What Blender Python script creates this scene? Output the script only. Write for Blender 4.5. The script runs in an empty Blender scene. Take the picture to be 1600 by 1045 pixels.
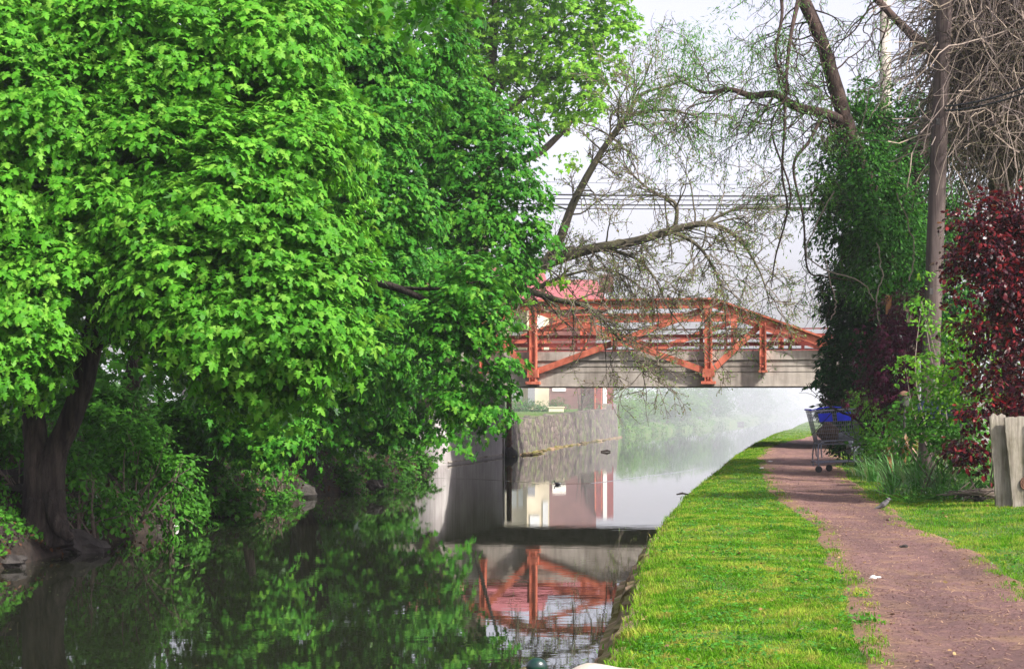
import bpy, math, numpy as np
from mathutils import Vector
R = math.radians
S = bpy.context.scene
COL = S.collection

# ------------------------------------------------------------------ camera
F = 2800.0
CZ = 1.65
TH = math.atan(101.5 / F)
cam_d = bpy.data.cameras.new('camera'); cam = bpy.data.objects.new('camera', cam_d); COL.objects.link(cam)
cam.location = (0, 0, CZ); cam.rotation_euler = (R(90) + TH, 0, 0)
cam_d.sensor_width = 36; cam_d.lens = F / 1600 * 36; cam_d.clip_start = 0.1; cam_d.clip_end = 6000
cam_d.dof.use_dof = False
S.camera = cam
# ------------------------------------------------------------------ world, sun, exposure
SUN = Vector((0.66, -0.54, 0.78)).normalized()
w = bpy.data.worlds.new('World'); S.world = w; w.use_nodes = True
nt = w.node_tree; bg = nt.nodes['Background']
sky = nt.nodes.new('ShaderNodeTexSky'); sky.sky_type = 'NISHITA'; sky.sun_disc = False
sky.sun_elevation = math.asin(SUN.z); sky.sun_rotation = math.atan2(SUN.x, SUN.y)
sky.air_density = 1.0; sky.dust_density = 3.0; sky.ozone_density = 2.0
hsv = nt.nodes.new('ShaderNodeHueSaturation'); hsv.inputs['Saturation'].default_value = 0.32
nt.links.new(sky.outputs[0], hsv.inputs['Color']); tint = nt.nodes.new('ShaderNodeMix'); tint.data_type = 'RGBA'; tint.blend_type = 'MULTIPLY'; tint.inputs[0].default_value = 1; tint.inputs[7].default_value = (1.05, .98, 1.07, 1)
nt.links.new(hsv.outputs[0], tint.inputs[6]); nt.links.new(tint.outputs[2], bg.inputs[0])
bg.inputs[1].default_value = 0.15
sd = bpy.data.lights.new('sun', 'SUN'); sd.energy = 4.2; sd.angle = R(2.5); sd.color = (1, .95, .86)
so = bpy.data.objects.new('sun', sd); COL.objects.link(so)
so.rotation_euler = SUN.to_track_quat('Z', 'Y').to_euler(); so.location = (30, -30, 40)
S.view_settings.view_transform = 'Standard'; S.view_settings.look = 'None'
S.view_settings.exposure = 0.86; S.view_settings.gamma = 1
cy = S.cycles
cy.max_bounces = 6; cy.diffuse_bounces = 3; cy.glossy_bounces = 3; cy.transmission_bounces = 3
cy.volume_bounces = 1; cy.transparent_max_bounces = 6; cy.use_denoising = True
cy.use_adaptive_sampling = True; cy.adaptive_threshold = 0.02; cy.caustics_reflective = False; cy.caustics_refractive = False

# ------------------------------------------------------------------ pixel helpers (lay out the survey of the place)
FW = np.array([0, math.cos(TH), math.sin(TH)]); UPV = np.array([0, -math.sin(TH), math.cos(TH)])
def ray(px, py):
    return FW + np.array([(px - 800) / F, 0, 0]) + UPV * (522.5 - py) / F
def P(px, py, Y):
    d = ray(px, py); return np.array([0, 0, CZ]) + d * (Y / d[1])
def G(px, py, z):
    d = ray(px, py); return np.array([0, 0, CZ]) + d * ((z - CZ) / d[2])
def nrm(a):
    return a / np.maximum(np.linalg.norm(a, axis=-1, keepdims=True), 1e-9)
def V3(*a): return np.array(a, float)

# ------------------------------------------------------------------ materials
def mat(name):
    m = bpy.data.materials.new(name); m.use_nodes = True
    n = m.node_tree; n.nodes.clear(); return m, n
def nd(n, t, **k):
    o = n.nodes.new(t)
    for a, b in k.items():
        if a.startswith('_'): setattr(o, a[1:], b)
        else: o.inputs[a.replace('__', ' ')].default_value = b
    return o
def ramp(n, fac, stops):
    r = n.nodes.new('ShaderNodeValToRGB'); e = r.color_ramp.elements
    while len(e) < len(stops): e.new(0.5)
    for i, (p, c) in enumerate(stops):
        e[i].position = p; e[i].color = (*c, 1)
    n.links.new(fac, r.inputs[0]); return r.outputs[0]
def coords(n, scale=(1, 1, 1)):
    g = n.nodes.new('ShaderNodeNewGeometry'); mp = n.nodes.new('ShaderNodeMapping')
    mp.inputs['Scale'].default_value = scale
    n.links.new(g.outputs['Position'], mp.inputs[0]); return mp.outputs[0]
def noise(n, scale, detail=4, rough=.55, vec=None, sc=(1, 1, 1)):
    t = n.nodes.new('ShaderNodeTexNoise'); t.inputs['Scale'].default_value = scale
    t.inputs['Detail'].default_value = detail; t.inputs['Roughness'].default_value = rough
    n.links.new(vec if vec else coords(n, sc), t.inputs['Vector']); return t.outputs['Fac']
def mix(n, f, a, b, mode='MIX'):
    m = n.nodes.new('ShaderNodeMix'); m.data_type = 'RGBA'; m.blend_type = mode
    for s, v in ((m.inputs[0], f), (m.inputs[6], a), (m.inputs[7], b)):
        if hasattr(v, 'links'): n.links.new(v, s)
        else: s.default_value = v if isinstance(v, float) else (*v, 1)
    return m.outputs[2]
def out(n, sh):
    o = n.nodes.new('ShaderNodeOutputMaterial'); n.links.new(sh, o.inputs[0]); return o
def bump(n, h, strength, dist=.02):
    b = n.nodes.new('ShaderNodeBump'); b.inputs['Strength'].default_value = strength
    b.inputs['Distance'].default_value = dist; n.links.new(h, b.inputs['Height']); return b.outputs[0]
def surf(name, stops, scale=4, rough=.85, sc=(1, 1, 1), bs=.5, bd=.02, bscale=None, stops2=None, scale2=.6, spec=.3, metal=0, detail=6):
    m, n = mat(name)
    c = ramp(n, noise(n, scale, detail, .6, sc=sc), stops)
    if stops2:
        c = mix(n, 1.0, c, ramp(n, noise(n, scale2, 4), stops2), 'MULTIPLY')
    p = nd(n, 'ShaderNodeBsdfPrincipled', Roughness=rough, Metallic=float(metal))
    p.inputs['Specular IOR Level'].default_value = spec
    n.links.new(c, p.inputs['Base Color'])
    if bs: n.links.new(bump(n, noise(n, bscale or scale * 3, 8, .65, sc=sc), bs, bd), p.inputs['Normal'])
    out(n, p.outputs[0]); return m
def leafmat(name, cols, transl=.45, tcol=(1.25, 1.2, .7), gloss=.05, rough=.45, patch=None, pscale=.8):
    """leaf: diffuse + translucent + faint gloss; colour drawn per leaf, plus optional broad darker / lighter patches"""
    m, n = mat(name)
    g = n.nodes.new('ShaderNodeNewGeometry')
    k = len(cols)
    c = ramp(n, g.outputs['Random Per Island'], [(i / max(k - 1, 1), cc) for i, cc in enumerate(cols)])
    if patch:
        c = mix(n, 1.0, c, ramp(n, noise(n, pscale, 3), [(.3, patch[0]), (.7, patch[1])]), 'MULTIPLY')
    d = nd(n, 'ShaderNodeBsdfDiffuse'); n.links.new(c, d.inputs[0])
    t = nd(n, 'ShaderNodeBsdfTranslucent'); n.links.new(mix(n, 1.0, c, tcol, 'MULTIPLY'), t.inputs[0])
    a = nd(n, 'ShaderNodeMixShader', Fac=transl); n.links.new(d.outputs[0], a.inputs[1]); n.links.new(t.outputs[0], a.inputs[2])
    gl = nd(n, 'ShaderNodeBsdfGlossy', Roughness=rough); gl.inputs[0].default_value = (.8, .85, .8, 1)
    fr = nd(n, 'ShaderNodeFresnel', IOR=1.4)
    mu = nd(n, 'ShaderNodeMath', _operation='MULTIPLY'); mu.inputs[1].default_value = gloss * 5
    n.links.new(fr.outputs[0], mu.inputs[0])
    b = nd(n, 'ShaderNodeMixShader'); n.links.new(mu.outputs[0], b.inputs[0]); n.links.new(a.outputs[0], b.inputs[1]); n.links.new(gl.outputs[0], b.inputs[2])
    out(n, b.outputs[0]); return m

MT = {}
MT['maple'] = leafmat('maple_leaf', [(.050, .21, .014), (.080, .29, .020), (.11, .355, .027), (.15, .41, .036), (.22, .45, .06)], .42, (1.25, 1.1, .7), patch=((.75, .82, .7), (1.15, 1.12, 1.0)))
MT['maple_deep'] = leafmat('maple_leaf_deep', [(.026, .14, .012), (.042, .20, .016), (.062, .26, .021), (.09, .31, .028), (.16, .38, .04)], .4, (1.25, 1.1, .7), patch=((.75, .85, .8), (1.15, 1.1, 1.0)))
MT['fresh'] = leafmat('fresh_leaf', [(.12, .32, .02), (.17, .42, .03), (.23, .48, .04), (.28, .50, .06)], .5, (1.2, 1.15, .6))
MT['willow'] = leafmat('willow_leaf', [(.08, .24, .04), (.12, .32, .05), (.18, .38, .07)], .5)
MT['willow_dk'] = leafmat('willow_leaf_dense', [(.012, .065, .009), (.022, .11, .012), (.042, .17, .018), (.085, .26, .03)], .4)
MT['ever'] = leafmat('evergreen_leaf', [(.005, .038, .010), (.009, .058, .014), (.017, .085, .020), (.034, .12, .03)], .25, (1, 1.1, .7), .02, patch=((.55, .6, .7), (1.3, 1.2, 1.0)), pscale=1.6)
MT['shrub'] = leafmat('shrub_leaf', [(.035, .14, .015), (.06, .20, .02), (.09, .27, .03)], .4)
MT['shrub_dk'] = leafmat('undergrowth_leaf', [(.035, .15, .012), (.06, .21, .02), (.09, .27, .025)], .4)
MT['lime'] = leafmat('lime_leaf', [(.08, .27, .02), (.13, .34, .03), (.21, .39, .03)], .45)
MT['purple'] = leafmat('purple_leaf', [(.018, .003, .010), (.034, .004, .014), (.065, .007, .018), (.16, .012, .022), (.30, .035, .035)], .38, (2.2, .6, .8), .10, .35, patch=((.35, .4, .5), (1.25, 1.1, 1.1)), pscale=2.2)  # patch darkens leaf clumps to paint in the bush's shaded interior
MT['jmaple'] = leafmat('dark_purple_leaf', [(.035, .004, .020), (.06, .006, .030), (.11, .012, .045)], .3, (2.0, .7, .8), .06, .4)
MT['bud'] = leafmat('bud_leaf', [(.14, .13, .04), (.18, .28, .05), (.20, .36, .06), (.22, .14, .05)], .4)
MT['far'] = leafmat('far_leaf', [(.08, .22, .03), (.12, .30, .05), (.18, .34, .07)], .45)
MT['far2'] = leafmat('far_leaf_dark', [(.05, .14, .04), (.07, .19, .05), (.10, .22, .06)], .4)
MT['blade'] = leafmat('tall_blade', [(.05, .20, .03), (.09, .29, .05), (.18, .38, .12)], .4, (1.1, 1.1, .7), .15)
MT['straw'] = leafmat('dry_frond', [(.24, .11, .045), (.36, .18, .08), (.45, .25, .12)], .3, (1, .8, .6), .05)
MT['bark'] = surf('bark', [(.35, (.014, .010, .009)), (.5, (.045, .034, .028)), (.7, (.10, .078, .064))], 9, .9, (1.6, 1.6, .22), 1.0, .09, 16, [(.35, (.6, .6, .6)), (.6, (1.1, 1.1, 1.1))], 2)
MT['bark_grey'] = surf('bark_grey', [(.3, (.045, .036, .03)), (.55, (.10, .078, .06)), (.8, (.16, .125, .10))], 9, .9, (1, 1, .25), .8, .03, 18)
MT['bark_moss'] = surf('bark_moss', [(.3, (.05, .045, .032)), (.5, (.095, .082, .056)), (.75, (.12, .125, .055))], 6, .9, (1, 1, 1), .8, .02, 18)
MT['twig'] = surf('twig', [(.3, (.10, .08, .065)), (.7, (.20, .16, .125))], 20, .8, bs=0)
MT['willowbark'] = surf('willow_bark', [(.3, (.030, .020, .018)), (.6, (.075, .048, .040)), (.8, (.11, .075, .055))], 8, .9, (1, 1, .4), .8, .03, 18)
MT['vine'] = leafmat('dead_vine', [(.09, .072, .068), (.17, .135, .12), (.27, .215, .18), (.40, .32, .25)], .0, (1, 1, 1), .03)
MT['polewood'] = surf('pole_wood', [(.25, (.035, .026, .026)), (.5, (.095, .074, .070)), (.8, (.19, .155, .145))], 7, .9, (1.6, 1.6, .06), .9, .015, 24, [(.3, (.65, .6, .6)), (.7, (1.1, 1.05, 1))], 1.2)
MT['board'] = surf('weathered_board', [(.2, (.10, .08, .06)), (.45, (.25, .22, .18)), (.7, (.38, .345, .29))], 5, .85, (9, 9, .45), .8, .008, 9, [(.32, (.42, .42, .30)), (.52, (1, 1, 1))], 2.3)
MT['concrete'] = surf('concrete', [(.25, (.25, .225, .20)), (.5, (.42, .385, .345)), (.8, (.54, .50, .455))], 2.6, .9, (2.6, 2.6, .35), .4, .01, 30, [(.35, (.62, .59, .56)), (.6, (1.05, 1.03, 1.0))], 1.4)
MT['concrete_dk'] = surf('abutment_concrete', [(.25, (.30, .275, .265)), (.5, (.44, .41, .40)), (.8, (.56, .535, .52))], 3, .9, (4, 4, .25), .4, .01, 20, [(.3, (.7, .68, .68)), (.65, (1.1, 1.1, 1.1))], .9)
MT['red'] = surf('red_painted_timber', [(.25, (.28, .075, .045)), (.5, (.47, .13, .075)), (.8, (.60, .22, .14))], 6, .7, (1, 1, .6), .35, .008, 30, [(.36, (.50, .42, .40)), (.52, (1.05, 1, 1))], 2.6)
MT['red_dk'] = surf('dark_red_paint', [(.3, (.16, .030, .028)), (.7, (.27, .055, .045))], 5, .6, bs=.2, bd=.005)
MT['steel'] = surf('galvanised_steel', [(.3, (.13, .13, .17)), (.7, (.26, .26, .33))], 30, .42, bs=.1, bd=.001, metal=.3)
MT['rubber'] = surf('black_rubber', [(.3, (.02, .02, .022)), (.7, (.045, .045, .05))], 30, .7, bs=.1, bd=.001)
MT['blue'] = surf('blue_plastic', [(.3, (.015, .03, .62)), (.7, (.03, .05, .85))], 8, .4, bs=0, spec=.5)
MT['bluetxt'] = surf('pale_blue_print', [(.3, (.10, .14, .62)), (.7, (.14, .2, .72))], 8, .5, bs=0)
MT['rust'] = surf('rusty_metal', [(.3, (.07, .035, .025)), (.55, (.17, .085, .055)), (.8, (.30, .17, .11))], 12, .85, bs=.5, bd=.004)
MT['darkmetal'] = surf('dark_metal', [(.3, (.03, .028, .028)), (.7, (.07, .06, .058))], 12, .6, bs=.2, bd=.002)
MT['cable'] = surf('cable', [(.3, (.02, .02, .025)), (.7, (.05, .05, .06))], 12, .6, bs=0)
MT['cream'] = surf('cream_render', [(.3, (.62, .52, .36)), (.7, (.78, .68, .50))], 1.5, .9, bs=.2, bd=.01)
MT['white'] = surf('white_paint', [(.3, (.68, .68, .66)), (.7, (.82, .82, .80))], 6, .6, bs=0)
MT['greypaint'] = surf('grey_paint', [(.3, (.20, .20, .21)), (.7, (.30, .30, .31))], 6, .6, bs=0)
MT['roof'] = surf('red_roof', [(.3, (.27, .075, .085)), (.7, (.36, .125, .13))], 3, .8, (1, 1, 6), .3, .02)
MT['tarp'] = surf('blue_tarp', [(.3, (.005, .007, .02)), (.7, (.014, .018, .045))], 6, .8, bs=.5, bd=.01, spec=.1)
MT['stake'] = surf('orange_stake', [(.3, (.28, .12, .045)), (.7, (.45, .22, .09))], 8, .8, (3, 3, .5), .3, .004)
MT['terracotta'] = surf('terracotta', [(.3, (.12, .06, .04)), (.7, (.24, .13, .09))], 14, .8, bs=.3, bd=.003)
MT['bag'] = surf('brown_bag', [(.3, (.04, .025, .018)), (.6, (.12, .075, .055)), (.8, (.3, .24, .2))], 9, .7, bs=.6, bd=.01)
MT['greybag'] = surf('grey_plastic_bag', [(.3, (.10, .11, .13)), (.7, (.26, .28, .33))], 12, .4, bs=.8, bd=.01)
MT['paper'] = surf('white_litter', [(.3, (.6, .58, .56)), (.7, (.8, .78, .76))], 20, .8, bs=.3, bd=.004)
MT['rock'] = surf('dark_rock', [(.3, (.022, .019, .018)), (.55, (.05, .044, .040)), (.8, (.095, .085, .075))], 5, .85, bs=.9, bd=.03, bscale=10)
MT['lampgrey'] = surf('lamp_housing', [(.3, (.34, .37, .40)), (.7, (.48, .51, .54))], 6, .45, bs=0)
m, n = mat('lamp_glass'); p = nd(n, 'ShaderNodeBsdfPrincipled', Roughness=.15); p.inputs['Base Color'].default_value = (.6, .65, .66, 1); out(n, p.outputs[0]); MT['lampglass'] = m
m, n = mat('window_glass'); p = nd(n, 'ShaderNodeBsdfPrincipled', Roughness=.06); p.inputs['Base Color'].default_value = (.06, .07, .09, 1)
n.links.new(bump(n, noise(n, 2, 2), .1, .02), p.inputs['Normal']); out(n, p.outputs[0]); MT['glass'] = m
# maroon clapboard
m, n = mat('maroon_siding'); c = coords(n); sx = n.nodes.new('ShaderNodeSeparateXYZ'); n.links.new(c, sx.inputs[0])
mm = nd(n, 'ShaderNodeMath', _operation='FRACT'); m2 = nd(n, 'ShaderNodeMath', _operation='MULTIPLY'); m2.inputs[1].default_value = 6.5
n.links.new(sx.outputs[2], m2.inputs[0]); n.links.new(m2.outputs[0], mm.inputs[0])
cc = ramp(n, noise(n, 2.5), [(.3, (.13, .050, .050)), (.7, (.20, .085, .080))])
p = nd(n, 'ShaderNodeBsdfPrincipled', Roughness=.8); n.links.new(cc, p.inputs['Base Color']); n.links.new(bump(n, mm.outputs[0], .8, .03), p.inputs['Normal']); out(n, p.outputs[0]); MT['siding'] = m
# rubble stone wall (far) and canal wall stone
def stonemat(name, cols, scale, sc=(1, 1, 1.6), moss=None):
    m, n = mat(name)
    v = n.nodes.new('ShaderNodeTexVoronoi'); v.inputs['Scale'].default_value = scale; v.feature = 'F1'
    e = n.nodes.new('ShaderNodeTexVoronoi'); e.inputs['Scale'].default_value = scale; e.feature = 'DISTANCE_TO_EDGE'
    cc = coords(n, sc); n.links.new(cc, v.inputs['Vector']); n.links.new(cc, e.inputs['Vector'])
    sp = n.nodes.new('ShaderNodeSeparateColor'); n.links.new(v.outputs['Color'], sp.inputs[0])
    c = ramp(n, sp.outputs[0], [(i / (len(cols) - 1), k) for i, k in enumerate(cols)])
    c = mix(n, 1.0, c, ramp(n, noise(n, 9, 6), [(.3, (.6, .6, .6)), (.7, (1.2, 1.2, 1.2))]), 'MULTIPLY')
    c = mix(n, ramp(n, e.outputs['Distance'], [(.0, (0, 0, 0)), (.07, (1, 1, 1))]), (.035, .03, .025), c)
    if moss: c = mix(n, ramp(n, noise(n, 3.5, 5), [(.50, (0, 0, 0)), (.62, (1, 1, 1))]), c, moss)
    p = nd(n, 'ShaderNodeBsdfPrincipled', Roughness=.9); n.links.new(c, p.inputs['Base Color'])
    h = mix(n, .5, e.outputs['Distance'], noise(n, 18, 6))
    n.links.new(bump(n, h, .9, .05), p.inputs['Normal']); out(n, p.outputs[0]); return m
MT['rubble'] = stonemat('rubble_stone', [(.07, .055, .052), (.15, .115, .105), (.10, .08, .078), (.24, .20, .165), (.13, .09, .085)], 3.6, (1, 1, 1.5), (.13, .15, .07))
MT['coping'] = surf('coping_stone', [(.25, (.12, .085, .065)), (.5, (.25, .19, .145)), (.75, (.40, .32, .25))], 6, .9, (1, 1, 1), .9, .03, 16, [(.36, (1.15, 1, .9)), (.56, (.55, .66, .26))], 3.2)
# ground: soil with leaf litter
m, n = mat('soil')
c = ramp(n, noise(n, 7, 8, .7), [(.3, (.022, .014, .010)), (.5, (.058, .036, .024)), (.62, (.11, .065, .04)), (.75, (.16, .10, .06))])
p = nd(n, 'ShaderNodeBsdfPrincipled', Roughness=.95); n.links.new(c, p.inputs['Base Color'])
n.links.new(bump(n, noise(n, 20, 8, .7), 1.0, .06), p.inputs['Normal']); out(n, p.outputs[0]); MT['soil'] = m
m, n = mat('turf')
c = ramp(n, noise(n, 14, 8, .7), [(.3, (.035, .075, .012)), (.5, (.07, .16, .02)), (.75, (.14, .22, .03))])
c = mix(n, ramp(n, noise(n, 2.1, 5), [(.52, (0, 0, 0)), (.66, (.7, .7, .7))]), c, (.20, .17, .06))
p = nd(n, 'ShaderNodeBsdfPrincipled', Roughness=.95); n.links.new(c, p.inputs['Base Color'])
n.links.new(bump(n, noise(n, 60, 8, .7), 1.0, .03), p.inputs['Normal']); out(n, p.outputs[0]); MT['turf'] = m
# grass blades: colour per blade, straw patches by position
m, n = mat('grass_blade')
g = n.nodes.new('ShaderNodeNewGeometry')
c = ramp(n, g.outputs['Random Per Island'], [(0, (.070, .22, .010)), (.4, (.14, .36, .014)), (.9, (.22, .44, .03)), (.97, (.30, .40, .08)), (1, (.34, .31, .15))])
c = mix(n, ramp(n, noise(n, 2.6, 6, .65), [(.48, (0, 0, 0)), (.66, (.7, .7, .7))]), c, (.36, .38, .07))
c = mix(n, ramp(n, noise(n, 9, 4, .6), [(.52, (0, 0, 0)), (.64, (.6, .6, .6))]), c, (.40, .29, .10))
c = mix(n, 1.0, c, ramp(n, noise(n, 2.6, 4), [(.35, (.42, .60, .5)), (.6, (1.1, 1.03, 1))]), 'MULTIPLY')
d = nd(n, 'ShaderNodeBsdfDiffuse'); t = nd(n, 'ShaderNodeBsdfTranslucent'); a = nd(n, 'ShaderNodeMixShader', Fac=.4)
n.links.new(c, d.inputs[0]); n.links.new(c, t.inputs[0]); n.links.new(d.outputs[0], a.inputs[1]); n.links.new(t.outputs[0], a.inputs[2]); out(n, a.outputs[0]); MT['grass'] = m
# path: reddish cinder
m, n = mat('cinder')
c = ramp(n, noise(n, 55, 9, .8), [(.28, (.06, .030, .026)), (.48, (.185, .098, .086)), (.62, (.28, .165, .145)), (.78, (.48, .34, .29))])
c = mix(n, ramp(n, noise(n, 3.5, 6, .7), [(.50, (0, 0, 0)), (.66, (.6, .6, .6))]), c, (.36, .23, .12))
mg = nd(n, 'ShaderNodeAttribute', _attribute_name='margin'); mm_ = nd(n, 'ShaderNodeMath', _operation='MULTIPLY'); n.links.new(mg.outputs['Fac'], mm_.inputs[0]); n.links.new(ramp(n, noise(n, 6, 6, .7), [(.38, (0, 0, 0)), (.60, (1, 1, 1))]), mm_.inputs[1])
c = mix(n, mm_.outputs[0], c, (.34, .22, .09))
c = mix(n, 1.0, c, ramp(n, noise(n, 1.3, 4, sc=(1, .4, 1)), [(.3, (.58, .54, .56)), (.65, (1.12, 1.08, 1.08))]), 'MULTIPLY')
c = mix(n, 1.0, c, ramp(n, noise(n, 11, 5, .7), [(.3, (.68, .66, .68)), (.6, (1.08, 1.08, 1.08))]), 'MULTIPLY')
p = nd(n, 'ShaderNodeBsdfPrincipled', Roughness=.95); n.links.new(c, p.inputs['Base Color'])
n.links.new(bump(n, noise(n, 90, 8, .75), 1.0, .02), p.inputs['Normal']); out(n, p.outputs[0]); MT['path'] = m
# water
m, n = mat('canal_water')
p = nd(n, 'ShaderNodeBsdfPrincipled', Roughness=.012, IOR=1.8); p.inputs['Base Color'].default_value = (.014, .016, .010, 1)
h1 = noise(n, 5.0, 3, .5, sc=(.5, 1.2, 1)); h2 = noise(n, .55, 2, .5, sc=(1, 1, 1))
b1 = bump(n, h1, .03, .012)
b = n.nodes.new('ShaderNodeBump'); b.inputs['Strength'].default_value = .012; b.inputs['Distance'].default_value = .04
n.links.new(h2, b.inputs['Height']); n.links.new(b1, b.inputs['Normal']); n.links.new(b.outputs[0], p.inputs['Normal'])
out(n, p.outputs[0]); MT['water'] = m

# ------------------------------------------------------------------ mesh building
class MB:
    def __init__(s): s.v = []; s.f = []; s.nv = 0      # f: list of (array faces (n,k)) in global indices
    def add(s, v, *faces):
        v = np.asarray(v, float).reshape(-1, 3)
        for f in faces:
            f = np.asarray(f, int)
            if len(f): s.f.append(f + s.nv)
        s.v.append(v); s.nv += len(v); return s
    def box(s, c, size, rot=None, jitter=0, rng=None):
        x, y, z = np.array(size, float) / 2
        v = np.array([[i * x, j * y, k * z] for i in (-1, 1) for j in (-1, 1) for k in (-1, 1)])
        if jitter: v = v + rng.normal(0, jitter, v.shape)
        if rot is not None: v = v @ np.asarray(rot).T
        return s.add(v + np.array(c), [[0, 1, 3, 2], [4, 6, 7, 5], [0, 4, 5, 1], [2, 3, 7, 6], [0, 2, 6, 4], [1, 5, 7, 3]])
    def beam(s, a, b, w, h, up=(0, 0, 1)):
        a = np.array(a, float); b = np.array(b, float); d = b - a; L = np.linalg.norm(d); d /= L
        sd_ = np.cross(d, up); sd_ = nrm(sd_) if np.linalg.norm(sd_) > 1e-6 else V3(1, 0, 0); u = np.cross(sd_, d)
        return s.box((a + b) / 2, (w, L, h), np.stack([sd_, d, u], 1))
    def tube(s, pts, rad, sides=6, wob=0, rng=None, cap=True):
        pts = np.asarray(pts, float); k = len(pts); rad = np.broadcast_to(np.asarray(rad, float), (k,)).copy()
        t = np.gradient(pts, axis=0); t = nrm(t)
        ref = V3(0, 0, 1) if abs(t[0][2]) < .9 else V3(1, 0, 0)
        n0 = nrm(np.cross(t[0], ref)); N = [n0]
        for i in range(1, k):
            v = N[-1] - t[i] * np.dot(N[-1], t[i]); N.append(v / max(np.linalg.norm(v), 1e-6))
        N = np.array(N); B = np.cross(t, N)
        a = np.linspace(0, 2 * math.pi, sides, endpoint=False)
        rr = rad[:, None] * np.ones((k, sides))
        if wob:
            ph = rng.uniform(0, 6.28, 3)
            rr *= 1 + wob * (np.sin(3 * a + ph[0])[None] * .5 + np.sin(5 * a + ph[1] + np.arange(k)[:, None] * .35) * .35 + rng.normal(0, .25, (k, sides)))
        v = pts[:, None] + rr[..., None] * (np.cos(a)[None, :, None] * N[:, None] + np.sin(a)[None, :, None] * B[:, None])
        i = np.arange(k - 1)[:, None] * sides; j = np.arange(sides)[None]; j2 = (j + 1) % sides
        f = np.stack([i + j, i + j2, i + sides + j2, i + sides + j], -1).reshape(-1, 4)
        vv = v.reshape(-1, 3); fs = [f]
        if cap and sides > 3: fs += [np.array([list(range(sides))[::-1]]), np.array([[(k - 1) * sides + q for q in range(sides)]])]
        return s.add(vv, *fs)
    def lathe(s, c, prof, sides=20, axis=None):
        prof = np.array(prof, float); a = np.linspace(0, 2 * math.pi, sides, endpoint=False)
        v = np.stack([prof[:, :1] * np.cos(a), prof[:, :1] * np.sin(a), np.repeat(prof[:, 1:], sides, 1)], -1).reshape(-1, 3)
        if axis is not None:
            ax = nrm(np.array(axis, float)); q = Vector((0, 0, 1)).rotation_difference(Vector(ax)).to_matrix()
            v = v @ np.array(q).T
        k = len(prof); i = np.arange(k - 1)[:, None] * sides; j = np.arange(sides)[None]; j2 = (j + 1) % sides
        f = np.stack([i + j, i + j2, i + sides + j2, i + sides + j], -1).reshape(-1, 4)
        return s.add(v + np.array(c), f, [list(range(sides))[::-1]], [[(k - 1) * sides + q for q in range(sides)]])
    def blob(s, c, r, rng, rough=.12, n=3, freq=3):
        """lumpy closed solid (rock, bag)"""
        rings, seg = 7 * n // 2, 6 * n
        th = np.linspace(0, math.pi, rings + 1); ph = np.linspace(0, 2 * math.pi, seg, endpoint=False)
        T, Q = np.meshgrid(th, ph, indexing='ij')
        d = np.stack([np.sin(T) * np.cos(Q), np.sin(T) * np.sin(Q), np.cos(T)], -1)
        k = np.ones(T.shape)
        for _ in range(9):
            w_ = nrm(rng.normal(size=3)); k += rough * np.sin((d @ w_) * freq * rng.uniform(.6, 2) + rng.uniform(0, 6))
        k += rng.normal(0, rough * .15, T.shape) * np.sin(T); v = d * k[..., None] * np.array(r)
        i = np.arange(rings)[:, None] * seg; j = np.arange(seg)[None]; j2 = (j + 1) % seg
        return s.add(v.reshape(-1, 3) + np.array(c), np.stack([i + j, i + seg + j, i + seg + j2, i + j2], -1).reshape(-1, 4))
    def build(s, name, m, parent=None, smooth=False, loc=None):
        v = np.concatenate(s.v); off = np.array(loc, float) if loc is not None else (np.array(parent['base']) if parent is not None and 'base' in parent else np.zeros(3))
        me = bpy.data.meshes.new(name); me.vertices.add(len(v)); me.vertices.foreach_set('co', (v - off).astype(np.float32).ravel())
        li = np.concatenate([f.ravel() for f in s.f]); lt = np.concatenate([np.full(len(f), f.shape[1]) for f in s.f])
        ls = np.concatenate([[0], np.cumsum(lt)[:-1]])
        me.loops.add(len(li)); me.loops.foreach_set('vertex_index', li.astype(np.int32))
        me.polygons.add(len(lt)); me.polygons.foreach_set('loop_start', ls.astype(np.int32))
        me.update(calc_edges=True)
        me.polygons.foreach_set('use_smooth', np.full(len(lt), bool(smooth)))
        me.materials.append(MT[m] if isinstance(m, str) else m)
        o = bpy.data.objects.new(name, me); COL.objects.link(o)
        if loc is not None: o.location = loc
        if parent is not None: o.parent = parent
        return o
def empty(name, loc, label, cat, group=None):
    o = bpy.data.objects.new(name, None); COL.objects.link(o); o.location = tuple(loc); o['base'] = [float(x) for x in loc]
    o.empty_display_size = .2; o['label'] = label; o['category'] = cat
    if group: o['group'] = group
    return o
def tag(o, label, cat, group=None):
    o['label'] = label; o['category'] = cat
    if group: o['group'] = group
    return o
def kind(o, k): o['kind'] = k; return o
def spline(pts, n=8):
    """Catmull-Rom through rows of (x,y,z[,r])"""
    p = np.asarray(pts, float); q = np.vstack([2 * p[0] - p[1], p, 2 * p[-1] - p[-2]]); o = []
    for i in range(1, len(q) - 2):
        t = np.linspace(0, 1, n, endpoint=False)[:, None]; a, b, c, d = q[i - 1], q[i], q[i + 1], q[i + 2]
        o.append(.5 * ((2 * b) + (-a + c) * t + (2 * a - 5 * b + 4 * c - d) * t ** 2 + (-a + 3 * b - 3 * c + d) * t ** 3))
    o.append(p[-1][None]); return np.vstack(o)

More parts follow.
